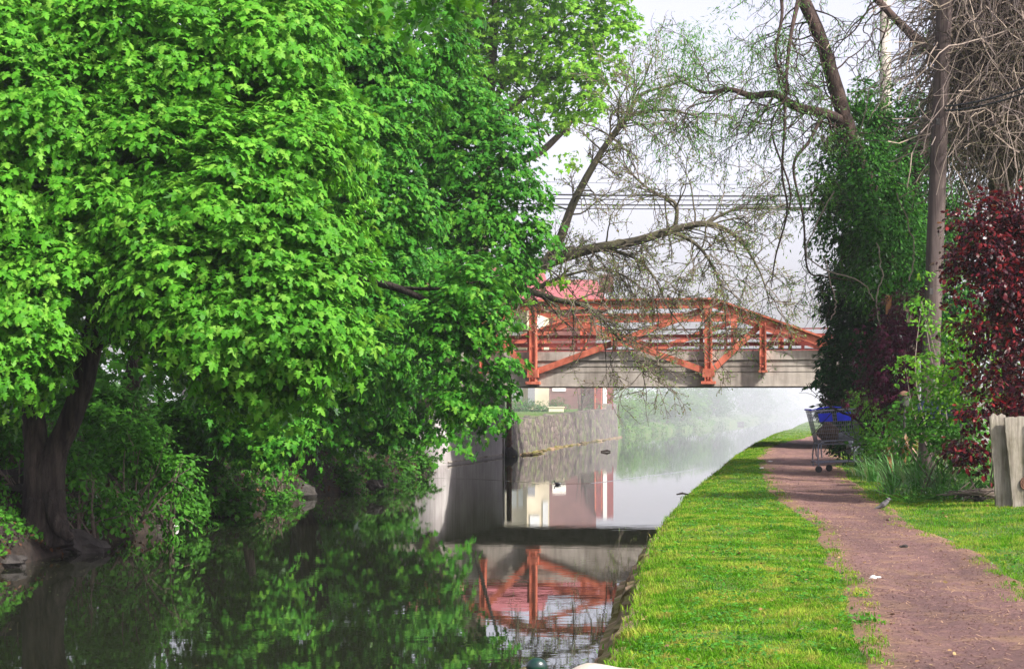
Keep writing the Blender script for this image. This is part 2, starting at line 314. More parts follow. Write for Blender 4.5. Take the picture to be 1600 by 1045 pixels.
# leaf templates: x across, y to the tip, z along the normal
def fan(half, cy_=.35, cup=(.35, .25)):
    r = [(x, y) for x, y in half]; l = [(-x, y) for x, y in half[::-1] if x != 0]
    o = np.array(r + l); o = np.vstack([[0, cy_], o]); z = -cup[0] * o[:, 0] ** 2 - cup[1] * (o[:, 1] - cy_) ** 2
    k = len(o) - 1; f = [[0, 1 + i, 1 + (i + 1) % k] for i in range(k)]
    return np.column_stack([o, z]), np.array(f)
LEAF = {
 'maple_fine': fan([(0, .04), (.50, -.06), (.30, .17), (.72, .46), (.24, .48), (0, 1.12)]),
 'maple': fan([(0, .04), (.14, -.10), (.50, -.06), (.30, .17), (.72, .46), (.44, .46), (.22, .46), (.28, .74), (0, 1.12)]),
 'maple_far': fan([(0, .0), (.44, -.02), (.30, .22), (.62, .46), (.25, .52), (0, 1.0)]),
 'oval': fan([(0, 0), (.26, .25), (.24, .65), (0, 1.0)], .4),
 'narrow': (np.array([[0, 0, 0], [.11, .4, 0], [0, 1, -.1], [-.11, .4, 0]]), np.array([[0, 1, 2], [0, 2, 3]])),
 'scale': (np.array([[0, 0, 0], [.22, .45, -.05], [0, 1, -.1], [-.22, .45, -.05], [0, .4, .06]]), np.array([[0, 1, 4], [1, 2, 4], [2, 3, 4], [3, 0, 4]])),
 'star': fan([(0, 0), (.5, .08), (.14, .28), (.62, .55), (.12, .45), (0, 1.1)], .25, (.5, .5)),
}
def leaves(mb, kind_, pos, tip, nor, size):
    tv, tf = LEAF[kind_]; N = len(pos)
    tip = nrm(tip); x = nrm(np.cross(tip, nor)); z = np.cross(x, tip)
    sz = np.asarray(size)[:, None, None]
    v = pos[:, None] + sz * (tv[None, :, :1] * x[:, None] + tv[None, :, 1:2] * tip[:, None] + tv[None, :, 2:] * z[:, None])
    f = (tf[None] + (np.arange(N) * len(tv))[:, None, None]).reshape(-1, tf.shape[1])
    mb.add(v.reshape(-1, 3), f)
UP = V3(0, 0, 1)
def sprays(mb, rng, pos, outw, kind_, size, per=16, L=.45, W=.3, droop=.35, facing=.55, jit=.35, hang=.7, thin=None):
    """leafy shoots: every spray is a flat fan of leaves along a twig that leaves the crown outward"""
    n = len(pos)
    a = nrm(outw * V3(1, 1, .45) + V3(0, 0, -.15) + rng.normal(0, .35, (n, 3)))
    s = nrm(np.cross(a, UP) + 1e-6); u = np.cross(s, a)
    u = np.repeat(u, per, 0); s_ = np.repeat(s, per, 0); a_ = np.repeat(a, per, 0); p = np.repeat(pos, per, 0); o_ = np.repeat(outw, per, 0)
    N = n * per; scl = np.repeat(rng.uniform(.7, 1.25, n), per)
    t = rng.uniform(0, 1, N); q = rng.uniform(-1, 1, N)
    wd = W * np.sin(math.pi * (.18 + .75 * t))
    pp = p + (a_ * (t * L)[:, None] + s_ * (q * wd)[:, None]) * scl[:, None] - UP * ((t ** 2 + .5 * q ** 2) * droop * L * scl)[:, None] + rng.normal(0, .015, (N, 3))
    nr = nrm(u * (1 - facing) + o_ * facing + s_ * (q * .35)[:, None] + rng.normal(0, jit, (N, 3)) + UP * .25)
    tp = a_ * .5 + s_ * (q * .8)[:, None] - UP * hang + rng.normal(0, .3, (N, 3))
    tp = tp - nr * np.sum(tp * nr, 1, keepdims=True)
    leaves(mb, kind_, pp, tp, nr, size * rng.uniform(.5, 1.35, N))
def crown(mb, rng, lobes, kind_, size, dens=8, per=16, L=.45, W=.3, inner=.35, back=.6, clump=1.0, gaps=1.0, **k):
    P_, O_ = [], []
    for (c, r) in lobes:
        r = np.broadcast_to(np.array(r, float), (3,)); ar = 4 * math.pi * (r.prod() ** (2 / 3)); n = int(ar * dens)
        d = nrm(rng.normal(size=(n, 3)))
        kk = np.where(rng.random(n) < inner, rng.uniform(.35, .85, n), rng.uniform(.82, 1.05, n))
        p = np.array(c) + d * r * kk[:, None]; q_ = p * (2.2 / clump)
        nv = (np.sin(q_[:, 0] * 2.1 + 1.7 * np.sin(q_[:, 2] * 1.6)) + np.sin(q_[:, 2] * 2.7 + 1.3 * np.sin(q_[:, 1] * 1.9 + q_[:, 0])) + np.sin(q_[:, 1] * 2.3 + q_[:, 0] * 1.1)) / 3
        gap = rng.random(n) < np.clip((-nv - .12) * 3 * gaps, 0, .97)
        p = p + d * r * (nv * .16)[:, None]
        view = nrm(np.array(c) - V3(0, 0, CZ)); keep = (np.sum(d * view, 1) < .25) | (rng.random(n) < back)
        keep &= ~gap
        P_.append(p[keep]); O_.append(nrm(d / r)[keep])
    sprays(mb, rng, np.vstack(P_), np.vstack(O_), kind_, size, per=per, L=L, W=W, **k)

def branchy(mb, rng, start, d, length, r0, level, maxlevel, wander=.25, droop=.0, kids=(3, 5), ends=None, ratio=.62, spread=.8, step=.14, sides=5, twigs=None, curl=0, rmin=.003):
    """a wandering limb with side shoots; collects the shoot ends"""
    n = max(4, int(length / step)); p = [np.array(start, float)]; d = nrm(np.array(d, float)); dirs = [d]
    ax = nrm(rng.normal(size=3)); ph = rng.uniform(0, 6.28)
    for i in range(n):
        d = nrm(d + rng.normal(0, wander, 3) * .5 - UP * droop * step * 2 * (i / n + .2))
        if curl: d = nrm(d + curl * nrm(np.cross(d, ax)) * math.sin(ph + i * .9))
        p.append(p[-1] + d * length / n); dirs.append(d)
    p = np.array(p); rr = r0 * (1 - .8 * np.linspace(0, 1, n + 1)) + rmin * .6
    (mb if r0 > .012 or twigs is None else twigs).tube(p, rr, sides if r0 > .012 else 3, cap=False)
    if ends is not None and level >= maxlevel - 1:
        for i in range(1, n + 1): ends.append((p[i], dirs[i], level))
    if level < maxlevel:
        for _ in range(rng.integers(kids[0], kids[1] + 1)):
            f = rng.uniform(.25, .98); i = int(f * n)
            q = nrm(dirs[i] + spread * rng.normal(0, 1, 3)); 
            branchy(mb, rng, p[i], q, length * ratio * rng.uniform(.6, 1.15) * (1.1 - .4 * f), max(rr[i] * .6, rmin), level + 1, maxlevel, wander, droop, kids, ends, ratio, spread, step * .85, sides, twigs, curl, rmin)
    return p

# ------------------------------------------------------------------ survey lines of the canal (y = distance)
ZB = .45
def line(pix, z): 
    q = np.array([G(a, b, z) for a, b in pix]); q = q[np.argsort(q[:, 1])]
    return q
REDGE = line([(930, 1045), (962, 985), (985, 930), (1000, 880), (1013, 848), (1031, 812), (1068, 772), (1104, 744), (1141, 714), (1172, 694), (1205, 678), (1235, 668), (1263, 660)], ZB)
LEDGE = line([(-60, 915), (0, 890), (150, 853), (300, 815), (400, 792), (470, 778), (560, 764), (640, 748), (682, 731)], 0)
def xr(Y):
    Y = np.asarray(Y, float); e = np.interp(Y, REDGE[:, 1], REDGE[:, 0])
    sl = (REDGE[1, 0] - REDGE[0, 0]) / (REDGE[1, 1] - REDGE[0, 1])
    e = np.where(Y < REDGE[0, 1], REDGE[0, 0] + .22 * (Y - REDGE[0, 1]), e)
    return np.where(Y > REDGE[-1, 1], REDGE[-1, 0] + .209 * (Y - REDGE[-1, 1]), e)
Wfar = line([(794, 713), (860, 700), (920, 690), (972, 682), (1080, 671), (1165, 662)], 0)
LALL = np.vstack([LEDGE, [[-3.0, 44.7, 0], [-1.7, 51.0, 0]], Wfar])
def xl(Y):
    Y = np.asarray(Y, float); e = np.interp(Y, LALL[:, 1], LALL[:, 0])
    e = np.where(Y < LALL[0, 1], LALL[0, 0] + .12 * (Y - LALL[0, 1]), e)
    return np.where(Y > LALL[-1, 1], LALL[-1, 0] + .209 * (Y - LALL[-1, 1]), e)
PL = line([(1372, 1120), (1366, 1045), (1357, 985), (1337, 920), (1307, 880), (1292, 840), (1275, 815), (1256, 800), (1228, 785), (1207, 765), (1196, 740), (1187, 715), (1200, 700), (1235, 690), (1262, 684), (1285, 676)], ZB)
PR = line([(1900, 1120), (1780, 1045), (1690, 985), (1630, 950), (1598, 925), (1555, 890), (1500, 860), (1440, 832), (1388, 800), (1358, 780), (1328, 755), (1314, 738), (1312, 715), (1300, 700), (1300, 690), (1308, 676)], ZB)
def xpl(Y): return np.interp(Y, PL[:, 1], PL[:, 0])
def xpr(Y): return np.interp(Y, PR[:, 1], PR[:, 0])
def gz_right(X, Y):
    o = np.clip(X - xpr(Y) - .4, 0, 30); e = np.clip(X - xr(Y), 0, 1)
    return ZB + .10 * (1 - np.exp(-o)) - .05 * np.exp(-e * 6) + .015 * np.sin(X * 2.1 + Y * .9) * np.clip(e * 3, 0, 1) - .012 * (np.abs(X - (xpl(Y) + xpr(Y)) / 2) < .3)
def gz_left(X, Y):
    o = np.clip(xl(Y) - X, 0, 60)
    wild = .12 + .75 * (1 - np.exp(-o / .9)) + .9 * (1 - np.exp(-o / 5)) + .06 * np.sin(X * 3 + Y * 2.3) + .05 * np.sin(X * 5.1 - Y * 3.7)
    walled = 1.0 + .25 * np.clip((Y - 52) / 26, 0, 1) + .0 * o
    far = .25 + .5 * (1 - np.exp(-o / 1.5))
    k = np.clip((Y - 45) / 4, 0, 1); k2 = np.clip((Y - 80) / 3, 0, 1)
    return (wild * (1 - k) + walled * k) * (1 - k2) + far * k2
def sheet(rows_y, cols_fn, zf):
    g = []
    for Y in rows_y:
        xs = cols_fn(Y); g.append(np.column_stack([xs, np.full(len(xs), Y), zf(xs, np.full(len(xs), Y))]))
    g = np.array(g); r, c = g.shape[:2]; i = np.arange(r - 1)[:, None] * c + np.arange(c - 1)[None]; i = i.ravel()
    return g.reshape(-1, 3), np.stack([i, i + 1, i + c + 1, i + c], -1)
YS = np.concatenate([np.linspace(-40, 5, 10), np.linspace(6, 60, 220), np.linspace(61, 130, 90), [150, 200, 300, 500, 900, 1400]])
# ground = one sheet: left bank, canal bed, right bank
m, n = mat('ground_cover')
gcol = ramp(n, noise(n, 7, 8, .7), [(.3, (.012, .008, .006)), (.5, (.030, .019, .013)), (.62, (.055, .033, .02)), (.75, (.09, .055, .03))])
tcol = ramp(n, noise(n, 14, 8, .7), [(.3, (.035, .075, .012)), (.5, (.07, .16, .02)), (.75, (.14, .22, .03))])
tcol = mix(n, ramp(n, noise(n, 2.1, 5), [(.52, (0, 0, 0)), (.66, (.7, .7, .7))]), tcol, (.20, .17, .06))
at = nd(n, 'ShaderNodeAttribute', _attribute_name='turf')
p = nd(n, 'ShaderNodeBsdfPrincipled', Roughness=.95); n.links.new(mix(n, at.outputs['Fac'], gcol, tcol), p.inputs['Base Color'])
n.links.new(bump(n, noise(n, 24, 8, .7), 1.0, .05), p.inputs['Normal']); out(n, p.outputs[0]); MT['ground'] = m
LO = np.concatenate([-np.array([1200, 300, 100, 50, 30, 20, 14, 10, 8, 6.5]), -np.linspace(5.5, .12, 28)])
RO = np.concatenate([np.linspace(.14, 4.5, 40), [6, 8, 11, 15, 20, 30, 50, 100, 300, 1200]])
def cols(Y):
    a, b = float(xl(Y)), float(xr(Y))
    return np.concatenate([a + LO, [a + .02, a + .25], [(a + b) / 2], [b - .40, b + .10], b + RO])
def zall(xs, Ys):
    Y = Ys[0]; a, b = float(xl(Y)), float(xr(Y)); k = len(LO)
    z = np.empty(len(xs)); z[:k] = gz_left(xs[:k], Ys[:k]); z[k] = -.1; z[k + 1:k + 4] = -.9; z[k + 4] = ZB - .12
    z[k + 5:] = gz_right(xs[k + 5:], Ys[k + 5:]); return z
gv, gf = sheet(YS, cols, zall)
gm = MB().add(gv, gf); go = kind(gm.build('ground', 'ground', smooth=True), 'structure')
att = go.data.attributes.new('turf', 'FLOAT', 'POINT')
tv = ((gv[:, 0] > (xl(gv[:, 1]) + xr(gv[:, 1])) / 2) | (gv[:, 1] > 50)).astype(np.float32)
att.data.foreach_set('value', tv)
# water
wv, wf = sheet(YS, lambda Y: np.array([xl(Y) - 1.5, (xl(Y) + xr(Y)) / 2, xr(Y) + .1]), lambda a, b: np.zeros(len(a)))
kind(MB().add(wv, wf).build('water', 'water'), 'structure')
# path
PY = np.concatenate([np.linspace(6.4, 20, 180), np.linspace(20.3, 64, 90)])
rg = np.random.default_rng(5)
def edge_noise(Y, s): return .028 * np.sin(Y * 2.3 + s + 1.5 * np.sin(Y * .9)) + .012 * np.sin(Y * 6.1 + s * 2)
def pcols(Y): return np.linspace(xpl(Y) + edge_noise(Y, 0) - .10, xpr(Y) + edge_noise(Y, 2) + .10, 22)
pv, pf = sheet(PY, pcols, lambda X, Y: gz_right(X, Y) + .018 - .03 * (np.clip(np.abs(np.arange(22) - 10.5) - 8.5, 0, 2) / 2) ** 2)
po = kind(MB().add(pv, pf).build('path', 'path', smooth=True), 'structure')
pa = po.data.attributes.new('margin', 'FLOAT', 'POINT'); pa.data.foreach_set('value', np.tile(np.clip((np.abs(np.arange(22) - 10.5) - 5.5) / 5, 0, 1), len(PY)).astype(np.float32))

# ------------------------------------------------------------------ canal wall (right bank)
rng = np.random.default_rng(11)
mb = MB(); Y = 5.0
while Y < 96:
    Ls = rng.uniform(.5, 1.1) * (1 if Y < 40 else 2); x0, x1 = float(xr(Y)), float(xr(Y + Ls)); 
    d = nrm(V3(x1 - x0, Ls, 0)); sdv = V3(d[1], -d[0], 0); wdt = rng.uniform(.17, .30); zt = ZB - rng.uniform(.03, .09); inset = rng.uniform(-.02, .02)
    nn = 7; 
    zm = rng.uniform(.20, .27); zn = rng.uniform(.03, .10)
    for (zl, zh, ww, ins) in ((zm, zt, wdt, inset), (zn, zm + .01, .3, inset - .11 + rng.uniform(-.015, .015)), (-.35, zn + .01, .3, inset - .22 + rng.uniform(-.015, .015))):
        a = np.linspace(.015, Ls - .015, nn); prof = np.array([(-.06, zl), (-.03, (zl + zh) / 2), (-.005, zh - .025), (.05, zh), (ww, zh + .01), (ww + .02, zl)])
        base = np.array([x0, Y, 0])
        v = base + a[:, None, None] * d + (prof[None, :, :1] + ins) * sdv + prof[None, :, 1:] * UP
        v = v + rng.normal(0, .007, v.shape); k = len(prof)
        i = (np.arange(nn - 1)[:, None] * k + np.arange(k - 1)[None]).ravel()
        mb.add(v.reshape(-1, 3), np.stack([i, i + 1, i + k + 1, i + k], -1), [list(range(k))], [[(nn - 1) * k + q for q in range(k)][::-1]])
    Y += Ls
tag(mb.build('canal_wall', 'coping'), 'mossy rough stone edging wall between the canal water and the grass strip', 'wall')

# ------------------------------------------------------------------ grass (nobody could count it)
def blades(mb, rng, X, Y, Z, h, wd, lean=.35):
    N = len(X); az = rng.uniform(0, 6.28, N); d = np.stack([np.cos(az), np.sin(az), 0 * az], 1); s = np.stack([-np.sin(az), np.cos(az), 0 * az], 1)
    p = np.stack([X, Y, Z], 1); ln = rng.uniform(.1, 1, N) * lean
    m1 = p + UP * (h * .55)[:, None] + d * (h * ln * .3)[:, None]; tp = p + UP * (h * (1 - .25 * ln))[:, None] + d * (h * ln)[:, None]
    w_ = wd[:, None] * s
    v = np.stack([p - w_ / 2, p + w_ / 2, m1 + w_ * .4, m1 - w_ * .4, tp], 1).reshape(-1, 3)
    b = (np.arange(N) * 5)[:, None]
    mb.add(v, b + np.array([[0, 1, 2, 3]]), b + np.array([[3, 2, 4]]))
def fbm(X, Y, s):
    return (np.sin(X * 3.1 * s + 1.3 * np.sin(Y * 2.2 * s)) + np.sin(Y * 2.7 * s + 1.7 * np.sin(X * 1.9 * s + 2)) + .6 * np.sin(X * 7.3 * s + Y * 5.1 * s)) / 2.6
rng = np.random.default_rng(21)
mb = MB()
def grass_band(ylo, yhi, n, lo, hi, hscale=1., wscale=1.):
    # uniform per area in y^-1-ish so near grass is dense
    u = rng.random(n); Yv = ylo * (yhi / ylo) ** u if yhi / ylo > 1.5 else rng.uniform(ylo, yhi, n)
    a, b = lo(Yv), hi(Yv); X = a + (b - a) * rng.random(n)
    cl = fbm(X, Yv, 1.0); cl2 = fbm(X + 7, Yv * 1.3, 3.1)
    keep = rng.random(n) < .80 + .25 * cl
    h = (.018 + .008 * cl + .012 * np.clip(cl2, 0, 1) ** 2) * rng.uniform(.5, 1.6, n) * hscale
    em = np.minimum(np.abs(X - xpl(Yv)), np.abs(X - xpr(Yv))); h = np.clip(h, .008, .2) * np.clip(.45 + em * 4, .45, 1)
    X, Yv, h = X[keep], Yv[keep], h[keep]
    blades(mb, rng, X, Yv, gz_right(X, Yv) - .004, h, (.0034 + .00016 * Yv) * rng.uniform(.6, 1.3, len(X)) * wscale, .9)
grass_band(6.5, 20, 260000, lambda Y: xr(Y) + .13 + .07 * fbm(Y * .7, Y * 2.1, 1.0), lambda Y: xpl(Y) + .03 + edge_noise(Y, 0) + .06 * rng.random(len(Y)) ** 2)
grass_band(20, 95, 80000, lambda Y: xr(Y) + .1, lambda Y: np.where(Y < 56, xpl(Y) + .03, xr(Y) + 4), 1.15, 1.3)
grass_band(9, 22, 120000, lambda Y: xpr(Y) - .02 - .06 * rng.random(len(Y)) ** 2 + edge_noise(Y, 2), lambda Y: xpr(Y) + 2.2, 1.25)
grass_band(22, 45, 30000, lambda Y: xpr(Y) - .03, lambda Y: xpr(Y) + 1.5, 1.3, 1.3)
for _ in range(800):
    Yc = 6.8 * (70 / 6.8) ** rng.random(); Xc = xr(Yc) + rng.uniform(.03, .22); k = rng.integers(8, 22)
    X = Xc + rng.normal(0, .03, k); Yv = Yc + rng.normal(0, .05, k); blades(mb, rng, X, Yv, gz_right(X, Yv) - .01, rng.uniform(.02, .07, k), (.004 + .00015 * Yc) * rng.uniform(.7, 1.4, k), 1.4)
# tufts creeping into the path margins
for _ in range(260):
    Yc = 7 * (45 / 7) ** rng.random(); lf = rng.random() < .55; Xc = (xpl(Yc) + rng.exponential(.025)) if lf else (xpr(Yc) - rng.exponential(.03)); k = rng.integers(10, 40)
    X = Xc + rng.normal(0, .03, k); Yv = Yc + rng.normal(0, .06, k); blades(mb, rng, X, Yv, gz_right(X, Yv) + .01, rng.uniform(.015, .045, k), (.0036 + .00014 * Yc) * rng.uniform(.7, 1.3, k), 1.2)
# clumps of longer broad blades dotted in the turf and along the stone edge
for _ in range(900):
    Yc = 6.8 * (60 / 6.8) ** rng.random(); side = rng.random() < .6
    Xc = xr(Yc) + (rng.uniform(.05, .25) if rng.random() < .35 else rng.uniform(.2, max(.3, xpl(Yc) - xr(Yc) - .1))) if side else xpr(Yc) + rng.uniform(.05, 1.4)
    k = rng.integers(12, 30); X = Xc + rng.normal(0, .035, k); Yv = Yc + rng.normal(0, .04, k)
    blades(mb, rng, X, Yv, gz_right(X, Yv) - .01, rng.uniform(.025, .065, k), (.005 + .00012 * Yc) * rng.uniform(.8, 1.5, k), 1.3)
kind(mb.build('grass', 'grass'), 'stuff')
# small broad leaves of clover and plantain, and a few fallen leaves, in the turf
mb = MB(); PP = []
for _ in range(520):
    Yc = 6.9 * (34 / 6.9) ** rng.random(); Xc = (xr(Yc) + rng.uniform(.15, max(.3, float(xpl(Yc) - xr(Yc)) + .02))) if rng.random() < .65 else xpr(Yc) + rng.uniform(-.02, 1.5)
    k = rng.integers(8, 34); X = Xc + rng.normal(0, .05, k); Yv = Yc + rng.normal(0, .07, k); PP.append(np.stack([X, Yv, gz_right(X, Yv) + rng.uniform(.012, .045, k)], 1))
PP = np.vstack(PP); leaves(mb, 'oval', PP, rng.normal(0, 1, PP.shape) * V3(1, 1, .3), nrm(rng.normal(0, .35, PP.shape) + UP), rng.uniform(.014, .036, len(PP)))
kind(mb.build('clover', leafmat('clover_leaf', [(.03, .15, .015), (.06, .22, .02), (.10, .30, .03)], .35)), 'stuff')
mb = MB(); N = 420; Yv = 7 * (40 / 7) ** rng.random(N); X = xr(Yv) + .1 + rng.uniform(0, 3.6, N); p0 = np.stack([X, Yv, gz_right(X, Yv) + .035], 1)
leaves(mb, 'oval', p0, rng.normal(0, 1, p0.shape) * V3(1, 1, .2), nrm(rng.normal(0, .4, p0.shape) + UP), rng.uniform(.015, .04, N))
kind(mb.build('fallen_leaves', leafmat('fallen_leaf', [(.06, .03, .015), (.14, .07, .03), (.26, .15, .07), (.34, .26, .12)], .1, (1, .8, .6), .04)), 'stuff')
# flecks of pollen and leaf bits floating by the left bank
mb = MB(); N = 700; Yv = rng.uniform(11, 44, N); X = xl(Yv) + rng.exponential(.35, N) + .02; p0 = np.stack([X, Yv, np.full(N, .004)], 1)
leaves(mb, 'oval', p0, rng.normal(0, 1, p0.shape) * V3(1, 1, 0), np.tile(UP, (N, 1)), rng.uniform(.012, .035, N))
N = 160; Yv = rng.uniform(9, 60, N); X = xl(Yv) + (xr(Yv) - .35 - xl(Yv)) * rng.random(N); p0 = np.stack([X, Yv, np.full(N, .004)], 1)
leaves(mb, 'oval', p0, rng.normal(0, 1, p0.shape) * V3(1, 1, 0), np.tile(UP, (N, 1)), rng.uniform(.01, .028, N))
kind(mb.build('floating_leaves', leafmat('floating_leaf', [(.05, .09, .02), (.10, .13, .04), (.17, .14, .06)], .1, (1, 1, 1), .04)), 'stuff')
# loose grit and straw on the path
mb = MB(); N = 5200
Yv = 7 * (40 / 7) ** rng.random(N); X = xpl(Yv) + (xpr(Yv) - xpl(Yv)) * np.clip(rng.beta(.7, .7, N), 0, 1)
az = rng.uniform(0, 6.28, N); L = rng.uniform(.006, .03, N); wd = rng.uniform(.0015, .004, N) ; d = np.stack([np.cos(az), np.sin(az), rng.uniform(0, .25, N)], 1) * L[:, None]; s = np.stack([-np.sin(az), np.cos(az), 0 * az], 1) * wd[:, None]
p0 = np.stack([X, Yv, gz_right(X, Yv) + .022], 1)
mb.add(np.stack([p0 - d - s, p0 - d + s, p0 + d + s, p0 + d - s], 1).reshape(-1, 3), (np.arange(N) * 4)[:, None] + np.array([[0, 1, 2, 3]]))
kind(mb.build('straw_litter', 'straw'), 'stuff')
mb = MB(); N = 5000
Yv = 7 * (40 / 7) ** rng.random(N); X = xpl(Yv) + (xpr(Yv) - xpl(Yv)) * rng.random(N); r = rng.uniform(.003, .009, N)
oct_ = np.array([[1, 0, 0], [0, 1, 0], [-1, 0, 0], [0, -1, 0], [0, 0, .8], [0, 0, -.8]]); of = np.array([[0, 1, 4], [1, 2, 4], [2, 3, 4], [3, 0, 4], [1, 0, 5], [2, 1, 5], [3, 2, 5], [0, 3, 5]])
v = np.stack([X, Yv, gz_right(X, Yv) + .019], 1)[:, None] + oct_[None] * r[:, None, None] * rng.uniform(.6, 1.3, (N, 6, 1))
mb.add(v.reshape(-1, 3), ((np.arange(N) * 6)[:, None, None] + of[None]).reshape(-1, 3))
kind(mb.build('gravel', 'path'), 'stuff')

# ------------------------------------------------------------------ bridge
A_ = math.radians(11.8); BU = V3(math.sin(A_), math.cos(A_), 0); BV = V3(math.cos(A_), -math.sin(A_), 0)
BO = P(970, 600, 44.0) * V3(1, 1, 0)
BR = np.stack([BV, BU, UP], 1)
def B(s, t, z): return BO + BV * s + BU * t + UP * z
def s_of(px, t):
    k = (px - 800) / F; # X = k*Y
    o = BO + BU * t; return (k * o[1] - o[0]) / (BV[0] - k * BV[1])
def zpix(py, Y): return P(800, py, Y)[2]
WID = 7.3
br = empty('truss_bridge', B(0, 0, 0), 'red timber truss bridge with pale concrete girders crossing the canal', 'bridge')
sA, sB = s_of(835, 0), s_of(1108, 0); sC = s_of(1193, 0); sD = s_of(757, 0)
zbot, ztop = zpix(603, 44), zpix(549, 44)
zch = zpix(477, 44); zrail = zpix(540, 44)
s0, s1 = -9.2, 8.2
def bbox(mb, s0_, s1_, t0, t1, z0, z1): return mb.box(B((s0_ + s1_) / 2, (t0 + t1) / 2, (z0 + z1) / 2), (s1_ - s0_, t1 - t0, z1 - z0), BR)
for t0, nm in ((.0, 'near'), (WID - .4, 'far')):
    mb = MB()
    if nm == 'near': segs = [(zbot, zbot + .325, 0.0), (zbot + .345, zbot + .455, .012), (zbot + .480, zbot + .60, .006), (zbot + .628, ztop, -.03)]
    else: segs = [(zbot, ztop, 0)]
    for a, b, ins in segs: bbox(mb, s0, s1, t0 + ins, t0 + .4, a, b)
    if nm == 'near':
        bbox(mb, s0, s1, t0 + .06, t0 + .38, zbot + .01, ztop - .02)
        bbox(mb, s0, s1, t0 - .02, t0 + .39, zbot - .012, zbot + .012)
    mb.build('girder', 'concrete', br)
mb = MB(); bbox(mb, s0, s1, .42, WID - .42, zbot + .16, ztop - .25)
for k in range(6): bbox(mb, s0, s1, 1.0 + k * 1.02, 1.25 + k * 1.02, zbot + .02, zbot + .158)
mb.build('deck_slab', 'concrete', br)
def truss(t, far):
    tt = t
    zc = zch
    # top chord: flat and two slopes, with a wide cap plank
    pts = [(sA - 3.0, zc - 1.02), (sA - .14, zc), (sB + .14, zc), (sB + 3.0, zc - 1.05)]
    for (a, za), (b, zb) in zip(pts[:-1], pts[1:]):
        mb = MB(); mb.beam(B(a, tt, za), B(b, tt, zb), .20, .20); 
        dx = nrm(B(b, tt, zb) - B(a, tt, za)); nrmv = np.cross(BU, dx) * -1
        if nrmv[2] < 0: nrmv = -nrmv
        mb.beam(B(a, tt, za) + nrmv * .125, B(b, tt, zb) + nrmv * .125, .34, .045); mb.build('top_chord', 'red', br)
    for s, zl, zu, wdt in ((sA, zbot + .03, zc - .1, .17), (sB, zbot + .03, zc - .1, .17), (sC, zpix(583, 44), zc - .42, .15), (sD, zpix(583, 44), zc - .42, .15)):
        mb = MB(); mb.box(B(s, tt, (zl + zu) / 2), (wdt, .16, zu - zl), BR)
        mb.box(B(s - wdt * .42, tt - .10, (zl + zu) / 2), (.03, .05, (zu - zl) * .98), BR); mb.box(B(s + wdt * .42, tt - .10, (zl + zu) / 2), (.03, .05, (zu - zl) * .98), BR)
        if wdt > .16:
            mb.box(B(s, tt - .03, zl + .05), (.34, .26, .07), BR); mb.box(B(s, tt - .02, zl + .28), (.27, .22, .20), BR)
        else: mb.box(B(s, tt - .02, zl + .03), (.2, .22, .05), BR)
        for q in np.linspace(zl + .15, zu - .1, 5): mb.box(B(s, tt - .13, q), (.035, .03, .035), BR)
        mb.build('post', 'red', br)
    zl = zbot + .36; zu = zc - .12
    for a, za, b, zb in ((sA + .08, zl, sB - .08, zu), (sB - .08, zl, sA + .08, zu), (sB + .06, zl, sC - .05, zc - .5), (sA - .06, zl, sD + .05, zc - .5)):
        mb = MB(); o = .03 if b > a else -.03
        mb.beam(B(a, tt + o, za), B(b, tt + o, zb), .05, .15); mb.build('diagonal_brace', 'red', br)
    mb = MB(); mb.box(B((sA + sB) / 2, tt - .07, (zl + zu) / 2), (.42, .03, .24), BR); mb.build('gusset_plate', 'red', br)
truss(-.12, False); truss(WID + .12, True)
for t in (.22, WID - .22):
    for z, h in ((zpix(515, 44), .03), (zpix(525.5, 44), .09), (zpix(538, 44), .09)):
        mb = MB(); mb.beam(B(s0, t, z), B(s1, t, z), .05, h); mb.build('guard_rail', 'red_dk', br)
    for s in np.arange(s0 + .4, s1, 2.15):
        mb = MB(); mb.box(B(s, t + .06, (ztop + zpix(514, 44)) / 2), (.09, .06, zpix(514, 44) - ztop + .02), BR); mb.build('rail_post', 'red_dk', br)
mb = MB()
for s in np.arange(s0, s1, .11): mb.box(B(s, WID - .10, ztop + .12), (.035, .02, .26), BR)
mb.beam(B(s0, WID - .10, ztop + .24), B(s1, WID - .10, ztop + .24), .04, .03); o = mb.build('picket_railing', 'darkmetal', br)
# abutments
sL = s_of(692, 0)
mb = MB(); bbox(mb, sL - 7, sL - .4, .02, WID + .1, -1.2, zbot - .015); bbox(mb, sL - .41, sL, .42, WID + .1, -1.2, zbot - .0155)
mb.lathe(B(sL - .40, .42, 0), [(.40, -1.2), (.40, zbot - .017)], 40)
mb.build('abutment', 'concrete_dk', br, smooth=False)
mb = MB(); sRt = s_of(1345, 0); bbox(mb, sRt, sRt + 5, .1, WID, 0, zbot - .015); mb.build('abutment', 'concrete_dk', br)
# low light ledge line along the abutment
mb = MB(); bbox(mb, sL - .01, sL + .035, .5, WID - .1, .05, .085); mb.build('ledge', 'concrete', br)
